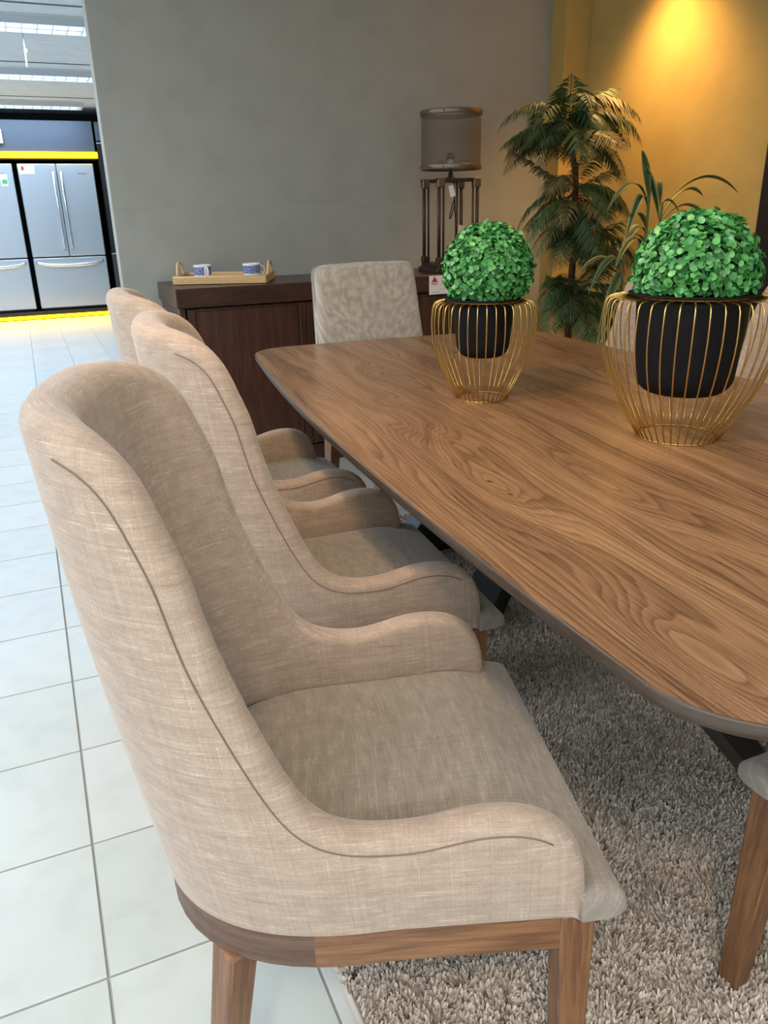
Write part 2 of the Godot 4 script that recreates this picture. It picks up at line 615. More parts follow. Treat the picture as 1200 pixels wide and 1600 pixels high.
func make_armchair(label: String, group: String) -> Node3D:
	make_plan()
	var root := thing("armchair", label, "chair", Vector3.ZERO, 0.0, group)
	var S := plan_len[-1]
	var e := shell_edge()
	var n := e.size()
	var lens := PackedFloat32Array([0.0])
	for i in range(1, n): lens.append(lens[i - 1] + e[i].distance_to(e[i - 1]))
	var rows := []
	var uvs := []
	var rows_in := []
	var uvs_in := []
	for ii in range(-(n - 1), n):
		var i := absi(ii)
		var side := 1 if ii >= 0 else -1
		var t2 := (e[mini(i + 1, n - 1)] - e[maxi(i - 1, 0)]).normalized()
		var n2 := Vector2(-t2.y, t2.x)
		if i == 0: n2 = Vector2(0, 1)
		var th := lerpf(0.066, 0.046, smoothstep(0.0, 0.3, e[i].x))
		var sb := S * lens[i] / lens[-1]
		var r := th * 0.5
		var row := PackedVector3Array()
		var uv := PackedVector2Array()
		for k in 10:
			var f := k / 9.0
			var q := Vector2(sb, YR).lerp(e[i], f)
			var puff := 0.006 * sin(PI * clampf(f * 1.0, 0, 1))
			row.append(shell_point(q.x, q.y, puff, side))
			uv.append(Vector2(side * q.x, q.y) * 2.5)
		for k in range(1, 10):
			var a := PI * k / 10.0
			var q := e[i] + n2 * r * sin(a) * lerpf(1.0, 0.55, smoothstep(0.33, 0.45, e[i].x))
			q.x = clampf(q.x, 0, S + 0.03)
			var over := maxf(q.x - S, 0.0)
			var p := shell_point(minf(q.x, S), q.y, -r + r * cos(a), side)
			p.x += over
			row.append(p)
			uv.append(Vector2(side * (e[i].x + n2.x * r * a), e[i].y + n2.y * r * a) * 2.5)
		rows.append(row)
		uvs.append(uv)
		var row2 := PackedVector3Array([row[-1]])
		var uv2 := PackedVector2Array([Vector2(side * e[i].x, 2.2 - e[i].y - 0.005) * 2.5])
		for k in 9:
			var f := 1.0 - k / 8.0
			var q := Vector2(sb, YR).lerp(e[i], f)
			row2.append(shell_point(q.x, q.y, -th - 0.004 * sin(PI * f), side))
			uv2.append(Vector2(side * q.x, 2.2 - q.y) * 2.5)
		rows_in.append(row2)
		uvs_in.append(uv2)
	var st := begin()
	grid(st, rows, uvs, true)
	grid(st, rows_in, uvs_in, true)
	var shell := obj("shell", st, M.fabric, root)
	for side in [-1, 1]:
		var path := []
		for i in n:
			if e[i].x > 0.19 and i < n - 13: path.append(shell_point(e[i].x, e[i].y - 0.004, 0.0009, side))
		st = begin()
		tube(st, path, 0.0010, 5)
		obj("seam", st, M.thread, shell)
	# seat: wide in front of the arms, narrower between them
	st = begin()
	var inner := func(x: float) -> float:
		var lo := 0.0
		var hi := S
		for it in 30:
			var m := (lo + hi) * 0.5
			var q := plan_at(m)
			if q[0].x + q[1].x * -0.05 < x: lo = m
			else: hi = m
		var q2 := plan_at(lo)
		return maxf(q2[0].y + q2[1].y * -0.05, 0.0)
	seat_pad(st, -0.245, 0.262, inner, 0.203, WF + 0.004)
	obj("seat", st, M.seat_fabric, root)
	# timber frame under the cloth
	var rail := func(s0: float, s1: float, side0: int, called: String, m: Material) -> void:
		var rr := []
		var ru := []
		for k in 25:
			var s := lerpf(s0, s1, k / 24.0)
			var sd := side0 if side0 else (1 if s >= 0 else -1)
			var a := []
			for c in [[-0.005, 0.418], [-0.004, 0.416], [-0.004, 0.366], [-0.006, 0.363], [-0.028, 0.363], [-0.028, 0.418], [-0.005, 0.418]]:
				var q := plan_at(absf(s))
				var p: Vector2 = q[0] + q[1] * c[0]
				a.append(Vector3(p.x, c[1], sd * p.y))
			rr.append(PackedVector3Array(a))
			ru.append(PackedVector2Array([Vector2(s, 0.42), Vector2(s, 0.418), Vector2(s, 0.366), Vector2(s, 0.363), Vector2(s, 0.34), Vector2(s, 0.28), Vector2(s, 0.26)]))
		var rs := begin()
		grid(rs, rr, ru, side0 >= 0, false)
		obj(called, rs, m, root)
	rail.call(0.345, S - 0.012, 1, "side_rail", M.leg)
	rail.call(0.345, S - 0.012, -1, "side_rail", M.leg)
	rail.call(-0.345, 0.345, 0, "rear_rail", M.end_grain)
	box("front_rail", Vector3(0.19, 0.366, -0.21), Vector3(0.214, 0.418, 0.21), M.leg, root)
	for side in [-1, 1]:
		st = begin()
		bbox(st, Vector3(0.207, 0.21, side * 0.238), Vector3(0.044, 0.418, 0.046), 0.003, Basis(Vector3(1, 0, 0), Vector3(-0.025, 1, 0).normalized(), Vector3(0, 0, 1)), Vector2(0.72, 0.72))
		obj("leg", st, M.leg, root)
		st = begin()
		bbox(st, Vector3(-0.232, 0.183, side * 0.186), Vector3(0.042, 0.366, 0.044), 0.003, Basis(Vector3(0.8, 0, -side * 0.6), Vector3(0.14, 1, 0).normalized(), Vector3(side * 0.6, 0, 0.8)), Vector2(0.72, 0.72))
		obj("leg", st, M.leg, root)
	return root

# a seat pad as a height field with rolled edges; wide from x_wide on
func seat_pad(st: SurfaceTool, x0: float, x1: float, inner: Callable, x_wide: float, w_wide: float) -> void:
	var xs := []
	for k in 15: xs.append(lerpf(x0, x_wide - 0.006, pow(k / 14.0, 1.0) if k else 0.0))
	for k in 9: xs.append(lerpf(x_wide, x1 - 0.022, k / 8.0))
	for k in range(1, 9): xs.append(x1 - 0.022 + 0.022 * sin(PI / 2 * k / 8.0))
	var rows := []
	var uvs := []
	var r := 0.020
	var y1 := 0.474
	for x in xs:
		var w_in: float = maxf(inner.call(x), 0.01) if x < x_wide else inner.call(x_wide - 0.01)
		var w: float = w_in if x < x_wide else w_wide
		if x > x1 - 0.03: w -= 0.010 * pow((x - x1 + 0.03) / 0.03, 2)
		var row := PackedVector3Array()
		var uv := PackedVector2Array()
		for j in 41:
			var t := -1.0 + j / 20.0
			# columns crowd towards the sides
			var z := w * sin(t * PI / 2) * 1.0
			if absf(t) > 0.999: z = w * t
			var d := minf(w - absf(z), maxf(x1 - x, 0.0))
			if x >= x_wide and absf(z) > w_in - 0.004: d = minf(d, (x - x_wide) * 0.9 + 0.002)
			var y := y1
			if d < r: y = y1 - r + sqrt(maxf(r * r - (r - d) * (r - d), 0.0))
			y += 0.014 * (1.0 - pow(absf(z) / maxf(w, 0.05), 2)) * clampf((x1 - x) / 0.1, 0, 1) * clampf((x - x0) / 0.15 + 0.3, 0, 1)
			y -= 0.030 * smoothstep(x1 - 0.13, x1, x)
			if j == 0 or j == 40: y = 0.414
			if x == xs[-1]: y = minf(y, 0.43)
			row.append(Vector3(x, y, z))
			uv.append(Vector2(z, x + (0.474 - y)) * 2.8)
		rows.append(row)
		uvs.append(uv)
	var low := PackedVector3Array()
	var lu := PackedVector2Array()
	for j in 41:
		var q: Vector3 = rows[-1][j]
		low.append(Vector3(q.x - 0.004, 0.414, q.z))
		lu.append(uvs[-1][j] + Vector2(0, 0.1))
	rows.append(low)
	uvs.append(lu)
	grid(st, rows, uvs, false)

# ------------------------------------------------------------------ armless chair at the table's ends
func make_side_chair(label: String, group: String) -> Node3D:
	var root := thing("side_chair", label, "chair", Vector3.ZERO, 0.0, group)
	# back: a padded slab, narrower at the top, leaning
	var rows := []
	var uvs := []
	for i in 29:
		var a := TAU * i / 28.0
		pass
	var prof := []
	for k in 17:
		var f := k / 16.0
		prof.append(f)
	var hw := func(y: float) -> float: return lerpf(0.252, 0.218, (y - 0.44) / 0.58)
	var outline := []
	# rounded frame in (width, height), from bottom left over the top to bottom right
	for k in 8: outline.append([-1.0, lerpf(0.44, 0.985, k / 7.0), 0.0])
	for k in range(1, 7): outline.append([-1.0, 0.985 + 0.035 * sin(PI / 2 * k / 6.0), 0.035 * (1 - cos(PI / 2 * k / 6.0))])
	for k in range(1, 12): outline.append([lerpf(-1.0, 1.0, k / 12.0), 1.02 + 0.003 * sin(PI * k / 12.0), -1.0])
	for k in range(6, 0, -1): outline.append([1.0, 0.985 + 0.035 * sin(PI / 2 * k / 6.0), 0.035 * (1 - cos(PI / 2 * k / 6.0))])
	for k in range(7, -1, -1): outline.append([1.0, lerpf(0.44, 0.985, k / 7.0), 0.0])
	var cen := Vector2(0, 0.74)
	var st := begin()
	for face in [1, -1]:
		rows = []
		uvs = []
		for ring in 11:
			var row := PackedVector3Array()
			var uv := PackedVector2Array()
			for o in outline:
				var y: float = o[1]
				var w: float = hw.call(y)
				var z: float = (o[0] * (w - 0.035)) if o[2] < 0.0 else o[0] * (w - o[2])
				var p := Vector2(z, y)
				var inset := 0.0
				var out := 0.0
				if ring <= 5:
					var a := PI / 2 * ring / 5.0
					inset = 0.028 * (1 - cos(a))
					out = 0.008 + 0.026 * sin(a)
					var dir := (cen - p).normalized()
					p += Vector2(signf(dir.x) * minf(absf(dir.x) * 1.4, 1.0), signf(dir.y) * minf(absf(dir.y) * 1.2, 1.0)) * inset
				else:
					var dir2 := (cen - p).normalized()
					p += Vector2(signf(dir2.x) * minf(absf(dir2.x) * 1.4, 1.0), signf(dir2.y) * minf(absf(dir2.y) * 1.2, 1.0)) * 0.028
					p = p.lerp(cen, (ring - 5) / 5.0)
					out = 0.034 + 0.006 * (ring - 5) / 5.0
				var x: float = -0.205 + face * out - 0.17 * (p.y - 0.44) + 0.0
				row.append(Vector3(x, p.y, p.x))
				uv.append(Vector2(p.x, p.y + 0.02 * ring) * 2.5)
			rows.append(row)
			uvs.append(uv)
		grid(st, rows, uvs, face > 0)
	# the strip between the two faces
	rows = [PackedVector3Array(), PackedVector3Array()]
	for o in outline:
		var y: float = o[1]
		var w: float = hw.call(y)
		var z: float = (o[0] * (w - 0.035)) if o[2] < 0.0 else o[0] * (w - o[2])
		rows[0].append(Vector3(-0.205 + 0.008 - 0.17 * (y - 0.44), y, z))
		rows[1].append(Vector3(-0.205 - 0.008 - 0.17 * (y - 0.44), y, z))
	grid(st, rows, [], true)
	obj("backrest", st, M.velvet, root)
	st = begin()
	var inner := func(x: float) -> float: return 0.254 - 0.03 * pow(clampf((0.1 - x) / 0.3, 0, 1), 2)
	seat_pad(st, -0.205, 0.258, inner, 0.2, 0.256)
	obj("seat", st, M.seat_fabric, root)
	for side in [-1, 1]:
		st = begin()
		bbox(st, Vector3(0.0, 0.392, side * 0.232), Vector3(0.40, 0.05, 0.022), 0.002)
		obj("side_rail", st, M.leg, root)
		st = begin()
		bbox(st, Vector3(0.210, 0.209, side * 0.225), Vector3(0.058, 0.417, 0.044), 0.003, Basis(Vector3(1, 0, 0), Vector3(-0.04, 1, 0).normalized(), Vector3(0, 0, 1)), Vector2(0.55, 0.7))
		obj("leg", st, M.leg, root)
		st = begin()
		bbox(st, Vector3(-0.202, 0.209, side * 0.225), Vector3(0.066, 0.417, 0.044), 0.003, Basis(Vector3(1, 0, 0), Vector3(0.14, 1, 0).normalized(), Vector3(0, 0, 1)), Vector2(0.5, 0.7))
		obj("leg", st, M.leg, root)
	box("front_rail", Vector3(0.205, 0.368, -0.21), Vector3(0.228, 0.417, 0.21), M.leg, root)
	box("rear_rail", Vector3(-0.20, 0.368, -0.21), Vector3(-0.178, 0.417, 0.21), M.leg, root)
	return root

# ------------------------------------------------------------------ table
const TABLE_AT := Vector3(1.162, 0, -1.58)
var table_turn := 0.0

func table_outline(inset: float) -> PackedVector2Array:
	# in (u along the length towards the camera, v across)
	var o := PackedVector2Array()
	var L := 1.2 - inset
	var off := 0.035
	var corner := 0.125 - inset * 0.4
	var seg := []
	for q in 4:
		var su := [1, 1, -1, -1][q] as int
		var sv := [-1, 1, 1, -1][q] as int
		var c := Vector2(su * (L - corner), sv * (0.558 - inset - corner))
		for k in 13:
			var a := PI / 2 * k / 12.0
			var d := Vector2(sin(a), cos(a)) if q % 2 == 1 else Vector2(cos(a), sin(a))
			if q % 2 == 1: d = Vector2(cos(PI / 2 - a), sin(PI / 2 - a))
			var dd := Vector2(su * absf(d.x), sv * absf(d.y))
			seg.append(c + dd * corner)
	# order the corner points round and bow the sides
	seg.sort_custom(func(a: Vector2, b: Vector2) -> bool: return a.angle() < b.angle())
	for i in seg.size():
		var a: Vector2 = seg[i]
		var b: Vector2 = seg[(i + 1) % seg.size()]
		o.append(a)
		if a.distance_to(b) > 0.2:
			for k in range(1, 24): o.append(a.lerp(b, k / 24.0))
	var r := PackedVector2Array()
	for p in o:
		var bow := 0.055 * (1.0 - pow(p.x / 1.2, 2))
		var endbow := 0.018 * (1.0 - pow(p.y / 0.6, 2))
		var q := p
		q.y += signf(p.y) * bow * clampf(absf(p.y) / 0.42, 0, 1)
		q.x += signf(p.x) * endbow * clampf((absf(p.x) - 0.6) / 0.5, 0, 1)
		q.x += off
		r.append(q)
	return r

func make_table() -> void:
	table_turn = atan(0.0816)
	var root := thing("dining_table", "large walnut dining table with rounded corners and black steel legs", "table", TABLE_AT, -table_turn)
	# local x = across (v), local z = along (u)
	var rings := [[0.0, 0.7492], [0.0015, 0.75]]
	var top := table_outline(0.0025)
	var st := begin()
	st.set_smooth_group(4294967295)
	var ids := Geometry2D.triangulate_polygon(top)
	for k in range(0, ids.size(), 3):
		var pts := []
		var uv := []
		for j in 3:
			var p := top[ids[k + j]]
			pts.append(Vector3(p.y, 0.75, p.x))
			uv.append(Vector2((p.x - 0.035 + 1.22) / 2.44, (p.y + 0.625) / 1.25))
		tri_out(st, pts, uv, Vector3(pts[0].x, 0, pts[0].z))
	obj("tabletop", st, M.walnut, root)
	var rows := []
	var uvs := []
	for g in [[0.0025, 0.75], [0.0006, 0.7492], [0.0, 0.7475], [0.0, 0.7335], [0.002, 0.7315], [0.03, 0.7215], [0.10, 0.716]]:
		var line := table_outline(g[0])
		var row := PackedVector3Array()
		var uv := PackedVector2Array()
		var run := 0.0
		for i in line.size() + 1:
			var p := line[i % line.size()]
			if i: run += p.distance_to(line[i - 1])
			row.append(Vector3(p.y, g[1], p.x))
			uv.append(Vector2(run, g[1] + g[0]))
		rows.append(row)
		uvs.append(uv)
	st = begin()
	grid(st, rows, uvs, true)
	var under := table_outline(0.10)
	ids = Geometry2D.triangulate_polygon(under)
	st.set_smooth_group(4294967295)
	for k in range(0, ids.size(), 3):
		var pts := []
		for j in 3: pts.append(Vector3(under[ids[k + j]].y, 0.716, under[ids[k + j]].x))
		tri_out(st, pts, [Vector2.ZERO, Vector2(0.1, 0), Vector2(0, 0.1)], Vector3(pts[0].x, 1, pts[0].z))
	obj("table_edge", st, M.table_edge, root)
	# base: flat steel bars that cross low under the middle, given in world places
	var inv := root.transform.affine_inverse()
	var bars := [
		[Vector3(1.275, 0.018, -0.85), Vector3(0.70, 0.712, -0.85), 0.10, 0.045, "leg"],
		[Vector3(1.05, 0.018, -2.36), Vector3(1.64, 0.712, -2.36), 0.10, 0.045, "leg"],
		[Vector3(1.09, 0.02, -1.83), Vector3(1.58, 0.712, -1.98), 0.12, 0.07, "leg"],
		[Vector3(1.66, 0.02, -1.33), Vector3(1.30, 0.712, -1.3), 0.12, 0.07, "leg"]]
	for b in bars:
		st = begin()
		var a: Vector3 = inv * b[0]
		var c: Vector3 = inv * b[1]
		bar(st, a, c, b[2], b[3], 0.004)
		obj(b[4], st, M.black_steel, root)
	for f in [[Vector3(0.98, 0.012, -2.355), Vector3(1.62, 0.012, -2.355)], [Vector3(1.24, 0.012, -0.86), Vector3(1.75, 0.012, -0.86)]]:
		st = begin()
		var a: Vector3 = inv * f[0]
		var c: Vector3 = inv * f[1]
		bar(st, a, c, 0.165, 0.035, 0.003, Vector3(0, 0, 1))
		var o := obj("foot_bar", st, M.black_steel, root)
		o.position.y = 0.02
	st = begin()
	bbox(st, Vector3(0, 0.708, 0.03), Vector3(0.5, 0.012, 1.7), 0.002)
	obj("top_plate", st, M.black_steel, root)

# ------------------------------------------------------------------ vases with clipped balls
func leaf_mesh(r: float) -> ArrayMesh:
	var st := begin()
	st.set_smooth_group(0)
	for k in 7:
		for j in [0, 1, 2]:
			var p := Vector3.ZERO
			if j:
				var a: float = TAU * ((k + j - 1) % 7) / 7.0
				p = Vector3(cos(a) * r * 1.12, r * 0.28, sin(a) * r * 0.95)
			st.set_uv(Vector2(p.x, p.z))
			st.add_vertex(p)
	return finish(st)

func wire_stand(label: String, at: Vector3, n: int, base_r: float, top_r: float, rim_r: float, h: float, thick: float) -> void:
	var root := thing("wire_plant_stand", label, "plant stand", at, 0.0, "gold wire plant stands on the table")
	var prof := [Vector3(rim_r, h, 0), Vector3(lerpf(rim_r, top_r, 0.6), h, 0), Vector3(top_r - 0.012, h - 0.0004, 0), Vector3(top_r - 0.004, h - 0.004, 0), Vector3(top_r, h - 0.013, 0)]
	for k in range(1, 11):
		var f := k / 10.0
		var r := lerpf(top_r, base_r, pow(f, 2.1)) + 0.012 * sin(PI * f) * (1 - f)
		prof.append(Vector3(r, lerpf(h - 0.013, thick, f), 0))
	var st := begin()
	tube(st, prof, thick, 5)
	var m := finish(st)
	for k in n:
		var o := put("wire", m, M.gold, root)
		o.rotation.y = TAU * (k + 0.3) / n
	for g in [[base_r, thick, "base_ring"], [rim_r, h + thick, "top_ring"]]:
		var ring := []
		for k in 48: ring.append(Vector3(cos(TAU * k / 48.0) * g[0], g[1], sin(TAU * k / 48.0) * g[0]))
		st = begin()
		tube(st, ring, thick * 1.15, 6, true)
		obj(g[2], st, M.gold, root)

func plant_pot(label: String, at: Vector3, r: float, rim: float, h_top: float, h_bot: float) -> void:
	var root := thing("plant_pot", label, "plant pot", at + Vector3(0, h_bot, 0), 0.0, "black pots in the wire stands")
	var h := h_top - h_bot
	var st := begin()
	var prof := [Vector2(0.0, 0), Vector2(r * 0.55, 0.0)]
	for k in range(1, 8):
		var a := PI / 2 * k / 7.0
		prof.append(Vector2(r * 0.55 + r * 0.36 * sin(a), 0.040 * (1 - cos(a))))
	prof.append_array([Vector2(r * 0.97, h * 0.6), Vector2(r, h * 0.92), Vector2(r, h), Vector2(r - 0.004, h), Vector2(r - 0.006, h * 0.8), Vector2(0, h * 0.8)])
	lathe(st, prof, 40)
	obj("body", st, M.pot, root)
	st = begin()
	lathe(st, [Vector2(r - 0.005, h + 0.0035), Vector2(rim, h + 0.0035), Vector2(rim + 0.002, h + 0.0055), Vector2(rim + 0.001, h + 0.008), Vector2(r - 0.003, h + 0.008), Vector2(r - 0.005, h + 0.0035)], 48)
	obj("rim", st, M.pot, root)

func ball(label: String, at: Vector3, r: float, squash: float, low: float, single: int, seed_: int, leaf_r: float) -> void:
	# at is the middle of the ball; low is where it is cut off, in radii
	var foot := Vector3(at.x, at.y + low * r * squash, at.z)
	var root := thing("topiary_ball", label, "topiary", foot, 0.0, "clipped green balls")
	rng.seed = seed_
	var st := begin()
	var prof := []
	for k in 17:
		var a := lerpf(asin(low), PI / 2, k / 16.0)
		prof.append(Vector2(cos(a) * r * 0.86, (sin(a) * 0.86 - low * 0.98) * r * squash))
	lathe(st, prof, 24)
	obj("core", st, M.soil, root)
	var lm := leaf_mesh(leaf_r)
	var spots := []
	var count := int(3.0 * r * r / (leaf_r * leaf_r) * 4.0)
	for k in count:
		var y := 1.0 - 2.0 * (k + 0.5) / count
		if y < low - 0.02: continue
		var ph := k * 2.399963 + rng.randf_range(-0.08, 0.08)
		var q := sqrt(1 - y * y)
		var d := Vector3(cos(ph) * q, y, sin(ph) * q)
		var rad := r * rng.randf_range(0.87, 1.0)
		if rng.randf() < 0.05: rad = r * 1.03
		var p := Vector3(d.x * rad, (d.y * rad - low * r) * squash, d.z * rad)
		p.y = maxf(p.y, 0.004)
		var nn := (d + Vector3(rng.randf_range(-1, 1), rng.randf_range(-0.6, 1.0), rng.randf_range(-1, 1)) * 0.95).normalized()
		var x := nn.cross(Vector3(rng.randf_range(-1, 1), rng.randf_range(-1, 1), rng.randf_range(-1, 1))).normalized()
		var b := Basis(x, nn, x.cross(nn)).scaled_local(Vector3.ONE * rng.randf_range(0.75, 1.15))
		var see := d.dot((EYE - at).normalized()) + (rad / r - 0.95) * 3.0
		spots.append([see, Transform3D(b, p), rng.randi() % 5])
	spots.sort_custom(func(a: Array, c: Array) -> bool: return a[0] > c[0])
	for k in single:
		var o := put("leaf", lm, M.leafs[spots[k][2]], root)
		o.transform = spots[k][1]
	var mm := MultiMesh.new()
	mm.transform_format = MultiMesh.TRANSFORM_3D
	mm.use_colors = true
	mm.mesh = lm
	mm.instance_count = spots.size() - single
	for k in range(single, spots.size()):
		mm.set_instance_transform(k - single, spots[k][1])
		mm.set_instance_color(k - single, (M.leafs[spots[k][2]].albedo_color as Color).srgb_to_linear())
	var mi := MultiMeshInstance3D.new()
	mi.name = "foliage"
	mi.multimesh = mm
	mi.material_override = M.leaf_many
	mi.set_meta("kind", "stuff")
	root.add_child(mi)

# ------------------------------------------------------------------ plants behind the table
func frond(parent: Node3D, base: Vector3, yaw: float, length: float, e0: float, e1: float, leaf_len: float, tone: Color) -> void:
	var st := begin()
	st.set_smooth_group(4294967295)
	var n := 42
	var p := base
	var pts := [p]
	var dirs := []
	var flat := Vector3(cos(yaw), 0, sin(yaw))
	for i in n:
		var f := (i + 0.5) / n
		var el := lerpf(e0, e1, pow(f, 0.75))
		var d := flat * cos(el) + Vector3.UP * sin(el)
		dirs.append(d)
		p += d * length / n
		pts.append(p)
	dirs.append(dirs[-1])
	var side := flat.cross(Vector3.UP)
	var stem := tone.lerp(Color(0.16, 0.12, 0.05), 0.5)
	for i in n:
		for q in [[pts[i], pts[i + 1]]]:
			var a: Vector3 = q[0]
			var b: Vector3 = q[1]
			var w := side * 0.0022
			for t in [[a - w, b - w, b + w], [a - w, b + w, a + w]]:
				for v in t:
					st.set_color(stem)
					st.set_uv(Vector2.ZERO)
					st.add_vertex(v)
	for i in range(2, n):
		var f := float(i) / n
		var ll := leaf_len * sin(PI * clampf(0.12 + f * 0.86, 0, 1)) * rng.randf_range(0.85, 1.1)
		var d: Vector3 = dirs[i]
		var up := d.cross(side) * -1.0
		for sg in [-1.0, 1.0]:
			var out: Vector3 = (side * sg * 0.85 + d * 0.5 + Vector3.DOWN * rng.randf_range(0.05, 0.4)).normalized()
			var wv: Vector3 = d * ll * 0.07
			var a: Vector3 = pts[i]
			var m := a + out * ll * 0.45 + Vector3.UP * 0.004
			var e := a + out * ll + Vector3.DOWN * ll * 0.25
			var c := tone.lerp(Color(tone.r * 1.7, tone.g * 1.6, tone.b * 1.2), rng.randf())
			for t in [[a, m - wv, m + wv], [m - wv, e, m + wv]]:
				for v in t:
					st.set_color(c)
					st.set_uv(Vector2.ZERO)
					st.add_vertex(v)
	obj("frond", st, M.frond, parent)

func make_palm() -> void:
	var at := Vector3(2.557, 0.0, -3.42)
	var root := thing("artificial_fern_tree", "tall artificial fern tree with feathery dark green fronds in the corner", "plant", at)
	rng.seed = 31
	var st := begin()
	lathe(st, [Vector2(0, 0), Vector2(0.11, 0), Vector2(0.14, 0.26), Vector2(0.15, 0.28), Vector2(0.13, 0.28), Vector2(0.12, 0.24), Vector2(0, 0.24)], 28)
	obj("pot", st, M.pot, root)
	st = begin()
	tube(st, [Vector3(0.0, 0.22, 0), Vector3(0.005, 0.5, 0), Vector3(-0.002, 0.8, 0.004), Vector3(0.008, 1.1, 0), Vector3(-0.01, 1.35, 0), Vector3(-0.07, 1.58, 0)], 0.021, 8, false, 0.013)
	obj("trunk", st, M.bark, root)
	var tones := [Color(0.030, 0.060, 0.024), Color(0.045, 0.075, 0.026), Color(0.075, 0.085, 0.032), Color(0.12, 0.10, 0.04)]
	# yaw 0 is towards +x (right), PI/2 towards the camera
	for tier in [[Vector3(-0.07, 1.55, 0.0), 34, 0.44, 1.15, 0.12, 0.05], [Vector3(-0.01, 1.28, 0.0), 20, 0.38, 0.7, 0.11, 0.08], [Vector3(0.004, 1.08, 0), 28, 0.42, 0.8, 0.115, 0.08], [Vector3(0.0, 0.78, 0), 30, 0.42, 0.9, 0.115, 0.08]]:
		for k in tier[1]:
			var yaw: float = TAU * k * 0.381966 + rng.randf_range(-0.3, 0.3)
			var rise: float = tier[3] * rng.randf_range(0.1, 1.3)
			var fall := rng.randf_range(-1.6, -0.7)
			if k % 7 == 0: fall = rng.randf_range(-0.2, 0.7)
			var reach: float = tier[2] * rng.randf_range(0.6, 1.15)
			if tier[0].y < 1.2 and cos(yaw) < 0.25 and sin(yaw) < 0.1: reach *= 0.4
			frond(root, tier[0] + Vector3(0, rng.randf_range(-1, 0.6) * tier[5], 0), yaw, reach, rise, fall, tier[4] * rng.randf_range(0.75, 1.1), tones[[0, 1, 0, 1, 2, 1, 0, 2, 3][rng.randi() % 9]])

func strap(parent: Node3D, a: Vector3, b: Vector3, c: Vector3, d: Vector3, width: float, side: Vector3, pale: Color, green: Color) -> void:
	var pts := bez(a, b, c, d, 14)
	var st := begin()
	st.set_smooth_group(4294967295)
	var n := pts.size()
	for i in n - 1:
		for col in 4:
			for t in [[0, 0], [1, 1], [0, 1], [0, 0], [1, 0], [1, 1]]:
				var k: int = i + t[0]
				var f := float(k) / (n - 1)
				var w := width * pow(sin(PI * clampf(0.04 + 0.95 * f, 0, 1)), 0.8)
				if f < 0.25: w *= 0.35 + f * 2.6
				var j: int = col + t[1]
				var off: float = [-0.5, -0.27, 0.0, 0.27, 0.5][j]
				st.set_color(pale if col == 0 or col == 3 else green)
				st.set_uv(Vector2.ZERO)
				st.add_vertex(pts[k] + side * off * w + Vector3.UP * absf(off) * w * 0.35)
	obj("leaf", st, M.frond, parent)

